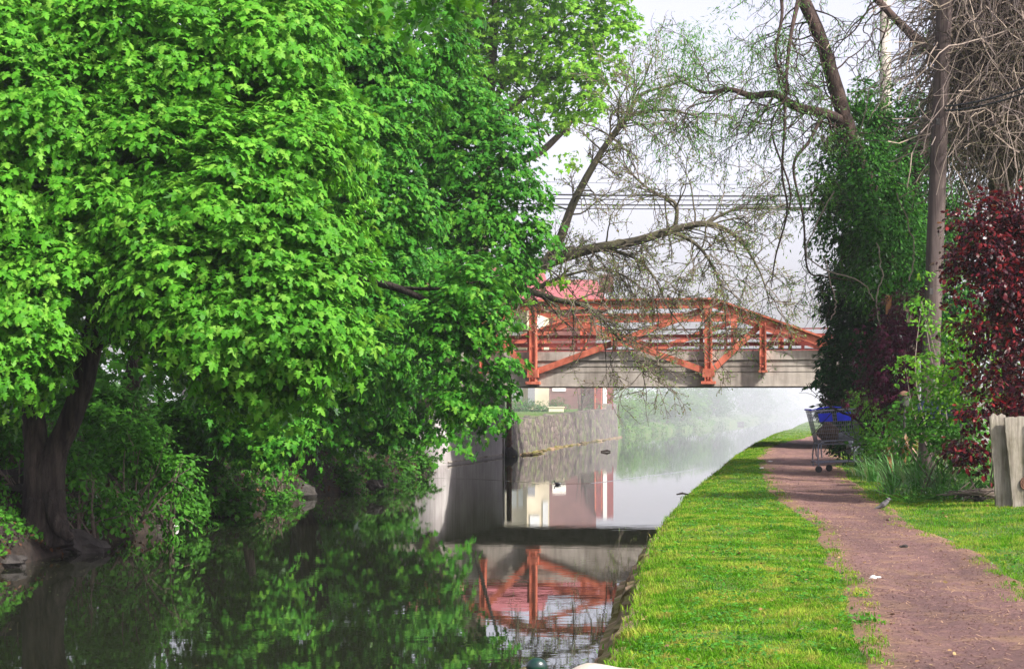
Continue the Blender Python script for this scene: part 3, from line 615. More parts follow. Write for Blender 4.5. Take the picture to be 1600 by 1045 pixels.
# pipe by the far corner of the abutment
pp = B(sL + .16, WID + .0, 0)
pe = empty('rusty_pipe', pp, 'rusty upright pipe with dark foot beside the concrete bridge abutment', 'pipe')
mb = MB(); mb.tube([pp + UP * .1, pp + UP * 1.0, pp + UP * 1.9], .075, 12); mb.build('pipe', 'rust', pe, True)
for z in (.35, .85):
    mb = MB(); mb.lathe(pp + UP * z, [(.105, 0), (.105, .06)], 16); mb.build('collar', 'rust', pe)
mb = MB(); mb.blob(pp + V3(.06, .02, .06), (.22, .2, .22), np.random.default_rng(3), .08); mb.build('foot', 'rock', pe)
mb = MB(); mb.tube([pp + V3(-.14, -.1, -.1), pp + V3(-.14, -.1, 1.9)], .018, 6)
tag(mb.build('conduit', 'white'), 'thin white strip painting the bright edge highlight on the abutment corner', 'conduit')  # white strip put in as the corner's edge highlight, no real conduit

# ------------------------------------------------------------------ far left bank: stone wall, lawn, houses
rng = np.random.default_rng(4)
mb = MB(); WY = np.concatenate([np.linspace(50.5, 78, 60)]); prof = None; rows = []
for Y in WY:
    x = float(xl(Y)) ; zt = 1.02 + .27 * np.clip((Y - 52) / 26, 0, 1) + rng.normal(0, .015) + (.18 if Y > 75 else 0)
    rows.append([(x + .10, Y, -.6), (x + .07, Y, .3), (x + .03, Y, zt * .6), (x, Y, zt), (x - .35, Y, zt + .01), (x - .36, Y, .3)])
g = np.array(rows) + rng.normal(0, .02, (len(WY), 6, 3)); c = 6; i = (np.arange(len(WY) - 1)[:, None] * c + np.arange(c - 1)[None]).ravel()
mb.add(g.reshape(-1, 3), np.stack([i, i + c, i + c + 1, i + 1], -1), [list(range(6))], [[(len(WY) - 1) * c + q for q in range(6)][::-1]])
tag(mb.build('retaining_wall', 'rubble'), 'rubble stone retaining wall below the lawn on the far left bank', 'wall')
mb = MB()
for k in range(150):
    Y = rng.uniform(51, 79); x = float(xl(Y)) + rng.uniform(.0, .35) * (1.6 if Y < 55 else .6); r = rng.uniform(.03, .10)
    mb.blob((x, Y, -.01), (r * 1.6, r, r * .6), rng, .15, 2)
kind(mb.build('rubble_shore', 'coping'), 'stuff')

def house_frame(x0px, x1px, Y, yaw=0): pass
HZ = 1.2
def px_x(px, Y): return (px - 800) * Y / F
def wbox(mb, px0, px1, y0, y1, Yf, dep):
    z0, z1 = zpix(y1, Yf), zpix(y0, Yf); x0, x1 = px_x(px0, Yf), px_x(px1, Yf)
    return mb.box(((x0 + x1) / 2, Yf + dep / 2, (z0 + z1) / 2), (x1 - x0, dep, z1 - z0))
ch = empty('cream_house', (px_x(780, 72), 72, HZ), 'cream rendered house with grey door beyond the bridge', 'house')
mb = MB(); wbox(mb, 640, 823, 470, 640, 72.0, 7); mb.build('wall', 'cream', ch)
mb = MB(); wbox(mb, 823.2, 858, 470, 640, 71.2, 7); mb.build('front_bay', 'cream', ch)
mb = MB(); x0, x1 = px_x(630, 72), px_x(862, 72); z0 = zpix(470, 72); z1 = zpix(418, 75)
mb.add([(x0, 70.8, z0), (x1, 70.8, z0), (x1, 79.5, z0), (x0, 79.5, z0), (x0, 75, z1), (x1 - .3, 75, z1)], [[0, 1, 5, 4], [2, 3, 4, 5]], [[1, 2, 5], [3, 0, 4]], [[3, 2, 1, 0]]); mb.build('roof', 'roof', ch)
mb = MB(); wbox(mb, 825, 836, 603, 633, 71.2 - .06, .1); dr = mb.build('door', 'greypaint', ch)
mb = MB(); wbox(mb, 829, 832.5, 606, 631, 71.2 - .09, .05); mb.build('pane', 'white', dr)
for (a, b, c_, d_, Yf) in ((801, 806, 585, 625, 72), (811, 816, 585, 625, 72), (829, 842, 553, 572, 71.2), (849, 855, 552, 594, 71.2), (801, 816, 500, 530, 72), (836, 848, 495, 525, 71.2)):
    mb = MB(); wbox(mb, a - 1, b + 1, c_ - 1, d_ + 1, Yf - .05, .08); wd_ = mb.build('window', 'white', ch)
    mb = MB(); wbox(mb, a, (a + b) / 2 - .3, c_, d_, Yf - .07, .03); wbox(mb, (a + b) / 2 + .3, b, c_, d_, Yf - .07, .03); mb.build('pane', 'glass', wd_)
rh = empty('red_house', (px_x(900, 77), 77, HZ), 'dark red clapboard house with pink roof beyond the bridge', 'house')
mb = MB(); wbox(mb, 858.5, 931, 482, 640, 77, 7); mb.build('wall', 'siding', rh)
mb = MB(); x0, x1 = px_x(852, 77), px_x(953, 77); z0 = zpix(484, 77); z1 = zpix(436, 80)
mb.add([(x0, 76.5, z0), (x1, 76.5, z0), (x1 - .3, 84.5, z0), (x0, 84.5, z0), (x0, 80.5, z1), (x1 - .4, 80.5, z1)], [[0, 1, 5, 4], [2, 3, 4, 5]], [[1, 2, 5], [3, 0, 4]], [[3, 2, 1, 0]]); mb.build('roof', 'roof', rh)
mb = MB(); wbox(mb, 938, 959, 429, 455, 81, 1.2); mb.build('dormer', 'siding', rh)
mb = MB(); wbox(mb, 931.3, 958, 560, 640, 76.6, 5); bx_ = mb.build('porch', 'red_dk', rh)
mb = MB(); wbox(mb, 942, 948, 560, 634, 76.52, .1); mb.build('column', 'white', rh)
mb = MB(); wbox(mb, 863, 884, 598, 611, 76.93, .08); wn = mb.build('window', 'white', rh)
mb = MB(); wbox(mb, 864.5, 882.5, 599.5, 609.5, 76.9, .04); mb.build('pane', 'glass', wn)
for k, px in enumerate((929.5, 939.5)):
    q = P(px, 645, 74); mb = MB(); mb.tube([(q[0], 74, 1.1), (q[0] + .01, 74, 2.9)], .03, 8); mb.lathe((q[0], 74, 1.12), [(.07, 0), (.07, .03)], 10)
    tag(mb.build('garden_pole', 'red', loc=(q[0], 74, 1.1)), ('left' if k == 0 else 'right') + ' one of two thin red poles on the stone wall', 'pole', 'thin red poles')
q = P(869, 640, 68); mb = MB(); mb.box((q[0], 68, 1.27), (.56, .5, .16)); mb.box((q[0], 68, 1.36), (.64, .56, .035))
tag(mb.build('garden_bench', 'cream', loc=(q[0], 68, 1.19)), 'low cream stone bench on the lawn before the hedge', 'bench')
rng = np.random.default_rng(8)
mb = MB()
for k in range(16):
    x = px_x(770 + k * 7, 70); crown(mb, rng, [((x, 70.2 + rng.uniform(-.2, .2), 1.42), (.3, .35, .27))], 'oval', .05, 60, 8, .12, .08)
tag(mb.build('hedge', 'far2'), 'low dark green hedge along the cream house', 'hedge')
mb = MB(); crown(mb, rng, [((px_x(918, 74.5), 74.5, 1.45), (.55, .35, .3))], 'oval', .05, 60, 8, .12, .08)
tag(mb.build('garden_shrub', 'far2'), 'small round green shrub beside the red porch', 'shrub')
# little multi-stemmed tree in front of the red house
te = empty('garden_tree', (px_x(908, 73), 73, 1.15), 'small bare multi-stemmed tree in front of the red house', 'tree')
mb = MB(); tw = MB()
for q in range(5): branchy(mb, rng, (px_x(908, 73) + rng.uniform(-.08, .08), 73, 1.1), (rng.uniform(-.3, .3), rng.uniform(-.2, .2), 1), 1.5, .035, 1, 3, .15, 0, (2, 4), None, twigs=mb)
mb.build('trunk', 'bark_grey', te)

# far bank bushes, fading in the mist
spots = [(975, 80, 1.0, 1.5, 'far'), (1003, 84, 1.2, 1.7, 'far'), (1035, 88, 1.3, 1.9, 'far'), (1050, 94, 1.4, 2.1, 'far2'), (1078, 100, 1.5, 2.2, 'far'), (1105, 108, 1.7, 2.6, 'far2'), (1132, 120, 2.0, 3.0, 'far2'), (1165, 138, 2.4, 3.4, 'far2'), (1205, 165, 3.0, 4.0, 'far'), (1250, 200, 4.0, 4.6, 'far2')]
desc = ['light green bush at the end of the stone retaining wall', 'light green bush second from the stone wall on the far bank', 'bright round bush reflected in the canal past the wall', 'darker green bush standing behind the bright far bank bushes', 'pale green bush halfway along the far bank', 'grey-green bush in mist before the log', 'misty tall bush above the floating log', 'faint bush in mist beyond the floating log', 'very faint bush far along the canal', 'faintest bush at the vanishing end of the canal']
for (px, Y, r, h, mm_), ds in zip(spots, desc):
    x = px_x(px, Y); xe = float(xl(Y)) - r * .5; x = min(x, xe)
    e = empty('bank_bush', (x, Y, .4), 'misty far bank: ' + ds if 'mist' not in ds else ds, 'bush', 'bushes on the far bank')
    mb = MB(); lob = [((x + rng.uniform(-.6, .6) * r, Y + rng.uniform(-.5, .5) * r, .3 + h * rng.uniform(.25, .8)), (r * .55, r * .5, h * .28)) for _ in range(8)] + [((x + r * .5, Y - .3, .5), (r * .6, r * .5, .45))]
    crown(mb, rng, lob, 'oval', .10, 22 / max(1, r * .7), 9, .3, .2, hang=.3); mb.build('crown', mm_, e)
    mb = MB()
    for q in range(4): branchy(mb, rng, (x + rng.uniform(-.3, .3), Y, .3), (rng.uniform(-.5, .5), rng.uniform(-.4, .2), 1), h * .7, .03, 1, 2, .2, 0, (3, 5))
    mb.build('trunk', 'twig', e)
q = G(1120, 663, .0); mb = MB()
pts = spline([(px_x(1062, 118), 118, .05), (px_x(1100, 118), 118, .10), (px_x(1135, 118), 118, .06), (px_x(1162, 118), 118, .12)], 6)
mb.tube(pts, np.linspace(.05, .09, len(pts)), 6, .2, rng); tag(mb.build('floating_log', 'bark'), 'long thin log lying in the water near the far bank', 'log')
mb = MB(); q = G(946, 706, 0); mb.tube([q + V3(-.15, 0, .02), q + V3(.05, 0, .05), q + V3(.16, 0, .02)], [.02, .045, .02], 6, .2, rng)
tag(mb.build('driftwood', 'bark'), 'short dark stick floating alone below the stone wall end', 'driftwood')

# ------------------------------------------------------------------ wires, lamp
def wire(px0, y0, px1, y1, Y0, Y1, r, label, sag=.25, name='power_line', group='overhead wires above the bridge'):
    a, b = P(px0, y0, Y0), P(px1, y1, Y1); t = np.linspace(0, 1, 24)[:, None]; p = a + (b - a) * t - UP * sag * 4 * t * (1 - t)
    mb = MB(); mb.tube(p, r, 5); return tag(mb.build(name, 'cable'), label, 'wire', group)
wire(560, 297, 1385, 305, 58, 62, .030, 'upper thick cable of the bundle above the bridge', .1)
wire(560, 303, 1385, 312, 58, 62, .018, 'thin cable just under the upper thick one above the bridge', .1)
wire(560, 312, 1385, 316, 58, 62, .026, 'middle cable of the bundle above the bridge', .14)
wire(560, 318, 1385, 322, 58, 62, .018, 'lowest cable of the bundle above the bridge', .14)
wire(560, 276, 1385, 288, 58, 62, .007, 'hair-thin single wire above the cable bundle', .1)
wire(1000, 470, 1385, 130, 70, 62, .007, 'hair-thin wire slanting up to the pale pole', .3)
a = P(1150, 324, 61.2); b = P(1385, 328, 62); mb = MB(); mb.tube([a, (a + b) / 2 - UP * .02, b], .065, 8)
tag(mb.build('splice_case', 'greypaint'), 'thick grey splice sleeve slung from the cable bundle', 'cable sleeve')
lp = P(1387, 560, 62); lp[2] = ZB
sl = empty('street_lamp', lp, 'pale tall street lamp pole with cobra head behind the right trees', 'street lamp')
mb = MB(); mb.tube([lp, lp + UP * 9, lp + UP * 17], [.24, .21, .17], 14); mb.build('pole', 'concrete', sl, True)
hp = P(1300, 231, 62); ap = P(1387, 226, 62)
mb = MB(); mb.tube(spline([hp + V3(.2, 0, 0), hp + V3(.8, 0, .06), ap], 5), .04, 8); mb.build('arm', 'lampgrey', sl, True)
mb = MB(); mb.tube([hp + V3(-.42, 0, -.02), hp + V3(-.36, 0, 0), hp + V3(-.15, 0, .01), hp + V3(.1, 0, .02), hp + V3(.36, 0, .02)], [.03, .11, .14, .12, .05], 14); mb.build('lamp_head', 'lampgrey', sl, True)
mb = MB(); mb.blob(hp + V3(-.14, 0, -.09), (.2, .12, .1), rng, 0.0); mb.build('lamp_glass', 'lampglass', sl, True)

# ------------------------------------------------------------------ left bank maples
def LB(specs, rng, jit=.0):
    """lobes from (px, py, Y, radius px)"""
    o = []
    for (px, py, Y, r) in specs:
        rr = r * Y / F; o.append((P(px, py, Y), (rr * 1.08, rr, rr * .92)))
    return o
def limb(mb, rng, rows, sides=14, wob=.05, n=8):
    """rows (px,py,Y,r)"""
    q = spline([(*P(a, b, c), d) for a, b, c, d in rows], n); mb.tube(q[:, :3], np.maximum(q[:, 3], .003), sides, wob, rng, cap=True); return q
rng = np.random.default_rng(31)
t1 = empty('maple_tree', G(70, 826, .35), 'big maple with forked grey trunk at the left picture edge', 'tree', 'maples along the left bank')
mb = MB()
limb(mb, rng, [(56, 856, 19.0, .26), (60, 805, 19.0, .19), (60, 735, 19, .155), (54, 680, 19, .125), (50, 600, 19.1, .12), (52, 480, 19.3, .12), (70, 250, 19.6, .09), (60, 50, 19.8, .06)], 18, .07)
limb(mb, rng, [(84, 856, 18.9, .22), (78, 800, 18.95, .17), (80, 735, 18.95, .15), (90, 700, 18.95, .13), (106, 665, 18.9, .120), (130, 600, 18.9, .118), (140, 545, 18.9, .13), (175, 420, 18.9, .11), (230, 250, 19.2, .08), (300, 80, 19.5, .05)], 18, .07)
limb(mb, rng, [(30, 855, 18.7, .12), (50, 822, 18.85, .13), (62, 780, 18.9, .12)], 10, .1)
limb(mb, rng, [(110, 842, 18.6, .05), (92, 815, 18.75, .10), (84, 770, 18.85, .12)], 10, .1)
for rows in ([(175, 420, 18.9, .08), (260, 360, 18.6, .06), (360, 330, 18.4, .04), (470, 330, 18.4, .02)], [(60, 480, 19.3, .09), (120, 350, 19, .06), (130, 290, 18.9, .05), (110, 200, 18.8, .03)], [(140, 545, 18.9, .06), (230, 500, 18.4, .05), (330, 500, 18, .03), (420, 520, 18, .02)], [(230, 250, 19.2, .06), (330, 190, 19, .05), (450, 150, 19, .03), (540, 140, 19.2, .02)], [(52, 480, 19.3, .06), (0, 430, 18.8, .05), (-80, 400, 18.6, .03)]):
    limb(mb, rng, rows, 8)
mb.build('trunk', 'bark', t1, True)
L1 = [(20, 60, 18.6, 110), (130, 30, 18.8, 110), (60, 190, 18.3, 120), (150, 150, 18.4, 100), (255, 70, 18.9, 120), (330, 140, 18.7, 95), (30, 320, 18.2, 105), (130, 330, 18.1, 90), (20, 450, 18.0, 100), (100, 430, 17.9, 75), (20, 500, 17.8, 65), (140, 425, 17.9, 48), (0, 550, 17.6, 42), (45, 545, 17.6, 36),
      (230, 240, 18.2, 95), (330, 250, 18.1, 90), (250, 340, 17.9, 80), (350, 330, 17.9, 90), (440, 260, 18.3, 90), (205, 410, 18.0, 68), (290, 430, 17.7, 85), (385, 420, 17.7, 85), (460, 350, 18.1, 85), (255, 475, 17.8, 50), (330, 500, 17.6, 75), (430, 490, 17.6, 80), (505, 440, 17.9, 65), (305, 510, 17.7, 42), (390, 530, 17.7, 55), (480, 520, 17.7, 55), (540, 505, 17.8, 38), (395, 580, 17.9, 40), (450, 565, 18, 42),
      (400, 60, 19.0, 110), (420, 170, 18.8, 80), (-80, 300, 18.2, 130), (-90, 520, 18, 120), (-100, 60, 18.6, 150), (505, 190, 19, 60)]
mb = MB(); crown(mb, rng, LB(L1, rng), 'maple', .077, 64, 19, .36, .22, gaps=.75, back=.3, hang=.95, jit=.24, facing=.7)
# higher canopy above and behind (shades the bank)
UPL = [(px, py, Y, r) for px, py, Y, r in ((-120, -140, 19.5, 200), (120, -160, 20, 210), (350, -150, 20.5, 200), (560, -130, 21, 180), (0, -380, 20, 230), (280, -380, 21, 240), (100, 100, 21.5, 200), (330, 150, 21.5, 190), (60, 350, 21.3, 150), (300, 380, 21, 130))]
crown(mb, rng, LB(UPL, rng), 'maple_far', .16, 5, 13, .5, .35, back=.7)
mb.build('crown', 'maple', t1)

rng = np.random.default_rng(32)
t2 = empty('maple_tree', G(345, 800, .2), 'maple behind with low drooping sprays over the middle of the left bank', 'tree', 'maples along the left bank')
mb = MB()
limb(mb, rng, [(318, 795, 25.5, .22), (322, 760, 25.5, .15), (328, 700, 25.6, .13), (345, 600, 25.7, .12), (370, 450, 25.6, .10), (400, 200, 25.5, .07), (420, 0, 25.5, .04)], 14, .07)
limb(mb, rng, [(345, 600, 25.7, .08), (420, 560, 25, .06), (480, 600, 24.4, .03), (520, 660, 24.2, .015)], 8)
limb(mb, rng, [(370, 450, 25.6, .07), (480, 400, 25, .05), (590, 380, 24.8, .02)], 8)
limb(mb, rng, [(370, 450, 25.6, .08), (500, 430, 24.4, .07), (620, 450, 23, .05), (710, 500, 22.3, .03), (765, 570, 22.1, .015)], 8)
limb(mb, rng, [(620, 450, 23, .03), (700, 450, 22.4, .02), (780, 430, 22.2, .01)], 6)
limb(mb, rng, [(390, 250, 25.6, .07), (480, 160, 25.2, .05), (560, 110, 25.2, .02)], 8)
mb.build('trunk', 'bark', t2, True)
L3 = [(640, 160, 31, 60), (700, 150, 31, 55), (755, 175, 30.8, 50), (800, 215, 30.6, 38), (745, 245, 30.5, 55), (680, 240, 30.8, 55), (800, 290, 30.4, 38), (745, 320, 30.3, 55), (680, 330, 30.4, 60), (810, 345, 30.3, 38), (765, 390, 30.2, 48), (832, 365, 30.3, 24), (690, 410, 30.3, 58), (640, 300, 31, 55), (735, 445, 30.1, 50), (785, 420, 30.2, 30), (640, 460, 30.4, 60), (700, 500, 30.1, 55), (755, 500, 30.1, 34), (640, 540, 30.3, 55), (715, 560, 30.0, 50), (765, 570, 30.0, 30), (655, 585, 30.1, 48), (715, 595, 30.0, 40), (765, 600, 30, 20), (600, 580, 30.5, 48), (615, 630, 30.3, 40), (670, 625, 30.1, 32), (575, 650, 30.5, 36), (632, 662, 30.3, 24), (672, 668, 30.1, 14), (700, 668, 30.0, 16), (712, 678, 30.0, 9), (735, 625, 30, 30), (772, 628, 30, 20), (555, 620, 30.8, 40), (535, 660, 30.6, 26), (730, 130, 31.2, 40), (655, 90, 31.4, 45)]
NEARB = [(a_, b_, 22.0 + .004 * (860 - a_), c_ * 1.0) for a_, b_, Y_, c_ in L3 if a_ >= 700 and 440 <= b_ <= 640]
L3 = [l for l in L3 if not (l[0] >= 700 and 440 <= l[1] <= 640)]
L2 = [(390, 580, 23.8, 58), (455, 600, 23.5, 50), (400, 645, 23.5, 45), (440, 655, 23.2, 36), (350, 610, 24.2, 48), (520, 570, 24, 55), (415, 690, 23.2, 26), (370, 665, 23.8, 28), (570, 590, 24.6, 40), (575, 550, 24.4, 55), (590, 480, 24.6, 60), (560, 400, 24.6, 65), (590, 320, 24.9, 70), (560, 230, 25, 75), (600, 150, 25.3, 70), (540, 90, 25.3, 80), (630, 60, 25.6, 70), (480, 30, 25.2, 80), (620, 400, 25, 50)]
mb = MB(); crown(mb, rng, LB(L2, rng), 'maple', .079, 50, 18, .36, .23, back=.35, hang=.95, jit=.26, facing=.7)
crown(mb, rng, LB(NEARB, rng), 'maple', .072, 56, 17, .30, .19, back=.5, hang=.95, jit=.28, facing=.65, gaps=.8)
crown(mb, rng, LB([(450, -100, 26, 180), (620, -120, 27, 170), (430, 180, 27, 130), (480, 380, 27, 120), (300, -100, 27, 180), (430, 500, 26.5, 90)], rng), 'maple_far', .16, 4.5, 12, .5, .35)
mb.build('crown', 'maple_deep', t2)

rng = np.random.default_rng(33)
t3 = empty('maple_tree', G(485, 785, .2), 'dark leaved maple reaching out over the canal beside the bridge', 'tree', 'maples along the left bank')
mb = MB()
limb(mb, rng, [(425, 792, 31, .32), (448, 768, 31, .26), (475, 725, 31, .23), (488, 670, 31, .22), (505, 560, 31.2, .19), (540, 400, 31.5, .16), (570, 200, 32, .12), (600, 30, 32, .07)], 16, .08)
limb(mb, rng, [(478, 730, 31.2, .16), (468, 690, 31.3, .16), (462, 620, 31.5, .13), (450, 500, 32, .1)], 12, .08)
limb(mb, rng, [(400, 775, 30.6, .05), (440, 762, 30.8, .10), (475, 740, 31, .14)], 10, .1)
for rows in ([(540, 400, 31.5, .10), (600, 300, 31, .08), (680, 200, 30.8, .06), (760, 185, 30.6, .03), (820, 200, 30.6, .015)], [(520, 480, 31.4, .1), (620, 450, 31, .07), (720, 420, 30.5, .04), (800, 400, 30.4, .02)], [(505, 560, 31.2, .09), (600, 560, 30.6, .06), (690, 580, 30.4, .04), (760, 600, 30.4, .02)], [(570, 220, 32, .08), (640, 120, 32, .05), (700, 80, 32, .02)], [(640, 195, 31, .03), (690, 250, 30.7, .025), (720, 270, 30.6, .01)], [(500, 640, 31, .06), (580, 650, 30.5, .04), (660, 690, 30.4, .02)]):
    limb(mb, rng, rows, 8)
mb.build('trunk', 'bark', t3, True)
mb = MB(); crown(mb, rng, LB(L3, rng), 'maple', .088, 36, 17, .38, .23, back=.4, droop=.45, hang=.95, jit=.28, facing=.65)
crown(mb, rng, LB([(600, 420, 33, 110), (650, 250, 33, 110), (620, 560, 32.5, 90), (560, 120, 33.5, 120), (560, -60, 33, 130)], rng), 'maple_far', .16, 4, 12, .5, .35)
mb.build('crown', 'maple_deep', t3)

# slimmer trunks and thicket behind, which close the view under the canopy
def thin_tree(rows, label, lobes, m_='shrub_dk', leaf='maple_far', size=.12, tm='bark', dens=6):
    r_ = np.random.default_rng(int(rows[0][0]) + 7)
    e = empty('understory_tree', P(*rows[0][:3]), label, 'tree', 'slim trees behind the maples')
    mb = MB(); limb(mb, r_, rows, 10, .06)
    if len(rows) > 3: limb(mb, r_, [rows[2], (rows[2][0] + 26, rows[2][1] - 90, rows[2][2] + .3, rows[2][3] * .6), (rows[2][0] + 60, rows[2][1] - 190, rows[2][2] + .5, .02)], 7)
    mb.build('trunk', tm, e, True)
    mb = MB(); crown(mb, r_, LB(lobes, r_), leaf, size, dens, 12, .4, .28); mb.build('crown', m_, e)
thin_tree([(172, 700, 24, .12), (184, 660, 24, .09), (197, 610, 24, .085), (215, 520, 24, .07), (230, 300, 24, .04)], 'slim leaning trunk with torn bark right of the forked maple', [(200, 520, 24, 80), (270, 560, 24.5, 70), (150, 560, 24.6, 70), (240, 430, 25, 110), (120, 400, 25, 120)])
thin_tree([(190, 690, 25, .09), (202, 650, 25, .07), (210, 610, 25, .06), (222, 500, 25, .05)], 'slim trunk just behind the torn-bark trunk', [(310, 470, 26, 100), (260, 590, 26, 36)])
thin_tree([(130, 690, 27, .08), (136, 640, 27, .07), (142, 590, 27, .06), (150, 480, 27, .05)], 'straight slim trunk visible right behind the forked maple', [(100, 560, 28, 60), (40, 500, 28, 110)])
thin_tree([(240, 700, 29, .07), (246, 660, 29, .06), (250, 600, 29, .05), (252, 480, 29, .04)], 'very slim dark trunk under the middle of the canopy', [(350, 580, 29, 60), (420, 540, 30, 100)])
thin_tree([(385, 740, 29, .10), (392, 690, 29, .08), (398, 630, 29, .07), (405, 500, 29, .05)], 'slim dark trunk between the drooping maple and the mossy one', [(400, 640, 30, 60), (360, 690, 29.5, 30)])
rng = np.random.default_rng(35)
# tall trees added behind the left bank to block skylight under the canopy
for k, (px, Y, h, lab) in enumerate(((-260, 27, 7.5, 'broad light-blocking tree added furthest left behind the forked maple'), (60, 34, 8.0, 'tall light-blocking tree added directly behind the forked maple'), (330, 38, 8.5, 'tall light-blocking tree added behind the drooping maple'), (500, 44, 8.5, 'tall light-blocking tree added left of the bridge approach'))):
    x = px_x(px, Y); z0 = float(gz_left(np.array([x]), np.array([float(Y)]))[0])
    e = empty('light_block_tree', (x, Y, z0), lab, 'tree', 'added light-blocking trees behind the left bank')
    mb = MB(); q = spline([(x, Y, z0 - .3, .22), (x + .1, Y, z0 + 2, .16), (x, Y, z0 + 5, .1), (x + .2, Y, z0 + h - 1, .04)], 6); mb.tube(q[:, :3], q[:, 3], 10, .06, rng); mb.build('trunk', 'bark', e, True)
    mb = MB(); lob = []
    for _ in range(15):
        a = rng.uniform(0, 6.28); zz = rng.uniform(2.3, h) ; rr = 2.3 * math.sin(math.pi * min(1, (zz / h) * .75 + .2)); lob.append(((x + math.cos(a) * rr * .7, Y + math.sin(a) * rr * .7, z0 + zz), (1.15, 1.15, .9)))
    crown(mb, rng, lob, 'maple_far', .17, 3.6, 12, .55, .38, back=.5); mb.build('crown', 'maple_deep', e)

# undergrowth shrubs on the left bank
shr = [(140, 760, 19.6, 55, 'leafy shrub at the foot of the forked maple trunk'), (200, 700, 20.5, 55, 'loose green shrub right of the forked trunk'), (260, 730, 21.0, 42, 'arching shrub leaning over the dark water'), (180, 640, 23, 55, 'dark shrub under the slim leaning trunks'), (30, 690, 21, 60, 'dark shrub left of the forked trunk'), (-40, 620, 21.5, 90, 'dark shrub cut by the left picture edge'), (300, 680, 25, 60, 'dark shrub deep under the middle canopy'), (250, 650, 27, 60, 'dim shrub beyond the thin trunks'), (370, 770, 25.5, 26, 'small low shrub overhanging the water'), (540, 745, 32.5, 34, 'bright low shrub right of the big leaning trunk'), (585, 738, 34.5, 30, 'bright bush on the bank toward the bridge'), (620, 728, 37, 28, 'yellow-green bush nearest the abutment'), (645, 712, 39.5, 26, 'small light bush against the abutment wall'), (425, 775, 28.5, 24, 'low green shrub on the open bank below the leaning trunk'), (300, 790, 23.5, 26, 'low creeping shrub on the middle bank'), (460, 740, 31.8, 30, 'leafy shrub wrapped round the foot of the leaning trunk'), (15, 835, 19.4, 26, 'low leafy shrub before the boulders at the left edge'), (430, 700, 32.5, 60, 'dark shrub behind the leaning trunk'), (520, 690, 34, 45, 'mid green shrub behind the overhanging maple'), (600, 670, 38, 60, 'dark shrub behind the bright bank bushes'), (350, 620, 33, 90, 'dark backdrop shrub beneath the tall trees'), (100, 620, 30, 110, 'dark backdrop shrub behind the trunks'), (480, 620, 37, 90, 'dark backdrop shrub toward the bridge')]
for i, (px, py, Y, r, lab) in enumerate(shr):
    c = P(px, py, Y); rr = r * Y / F; zg = float(gz_left(np.array([c[0]]), np.array([float(Y)]))[0]); bright = 'bright' in lab or 'light' in lab or 'yellow' in lab
    e = empty('bank_shrub', (c[0], Y, zg), lab, 'shrub', 'shrubs on the left bank')
    lob = [(c + rng.normal(0, .35, 3) * rr, (rr * .6, rr * .55, rr * .42)) for _ in range(8)] + [((c[0] + rng.uniform(-.3, .3) * rr, Y, (zg + c[2]) / 2), (rr * .7, rr * .6, max(.12, (c[2] - zg) * .45)))]
    near = Y < 23
    mb = MB(); crown(mb, rng, lob, 'oval' if near else 'maple_far', .07 if near else .085, 55 if near else 34, 12, .30, .16, hang=.35, inner=.5); mb.build('foliage', 'shrub' if bright else 'shrub_dk', e)
    mb = MB()
    for q in range(5): branchy(mb, rng, (c[0] + rng.uniform(-.15, .15), Y, zg - .05), (rng.uniform(-.5, .5), rng.uniform(-.6, .2), 1), max(.4, (c[2] - zg + rr) * .8), .016, 1, 2, .25, .1, (3, 5))
    mb.build('stem', 'twig', e)
# ground cover, leaf litter on the bank
mb = MB(); N = 30000; Yv = 15 * (43 / 15) ** rng.random(N); o = rng.uniform(.0, 2.2, N) ** 1.0; X = xl(Yv) - o; 
pos = np.stack([X, Yv, gz_left(X, Yv) + rng.uniform(0, .08, N)], 1); kp = fbm(X, Yv, 1.4) > -.45; pos = pos[kp]; 
nr = nrm(rng.normal(0, .4, pos.shape) + V3(.3, -.5, .8)); leaves(mb, 'oval', pos, rng.normal(0, 1, pos.shape), nr, rng.uniform(.035, .07, len(pos)))
kind(mb.build('ground_cover', 'shrub_dk'), 'stuff')
mb = MB(); N = 9000; Yv = rng.uniform(15, 43, N); X = xl(Yv) - rng.uniform(-.05, 1.8, N)
pos = np.stack([X, Yv, gz_left(X, Yv) + .012], 1); leaves(mb, 'oval', pos, rng.normal(0, 1, pos.shape), nrm(rng.normal(0, .5, pos.shape) + UP), rng.uniform(.03, .07, N))
kind(mb.build('leaf_litter', leafmat('dead_leaf', [(.025, .014, .010), (.05, .026, .016), (.09, .042, .025), (.15, .07, .035)], .1, (1, .8, .6), .04)), 'stuff')
# rocks
rk = [(20, 878, .10, 'rounded pale rock at the water on the left picture edge'), (120, 855, .22, 'flat dark rock half under the bank near the water'), (10, 765, .24, 'big dark boulder beside the forked trunk'), (40, 805, .26, 'tilted slab of rock at the foot of the forked trunk'), (-40, 850, .2, 'dark boulder cut by the left picture edge'), (355, 800, .14, 'pale broken rock under the drooping maple'), (335, 785, .16, 'reddish rock pile stone beside the drooping maple roots'), (470, 772, .2, 'round rock below the leaning trunk at the water'), (455, 758, .22, 'upper rock wedged under the leaning trunk'), (585, 757, .12, 'small pale rock at the water toward the bridge'), (285, 806, .14, 'dark wet rock mid bank'), (380, 790, .13, 'small rock left of the leaning trunk'), (240, 820, .13, 'low wet stone beneath the arching shrub')]
for px, py, r, lab in rk:
    q = G(px, min(py, 895), .05) if py > 770 else P(px, py, 19.5 if px < 100 else 30.5)
    mb = MB(); mb.blob((0, 0, 0), (r * 1.2, r, r * .8), rng, .09, 3, 4); o = mb.build('bank_rock', 'rock'); o.location = tuple(q); tag(o, lab, 'rock', 'rocks along the left bank')
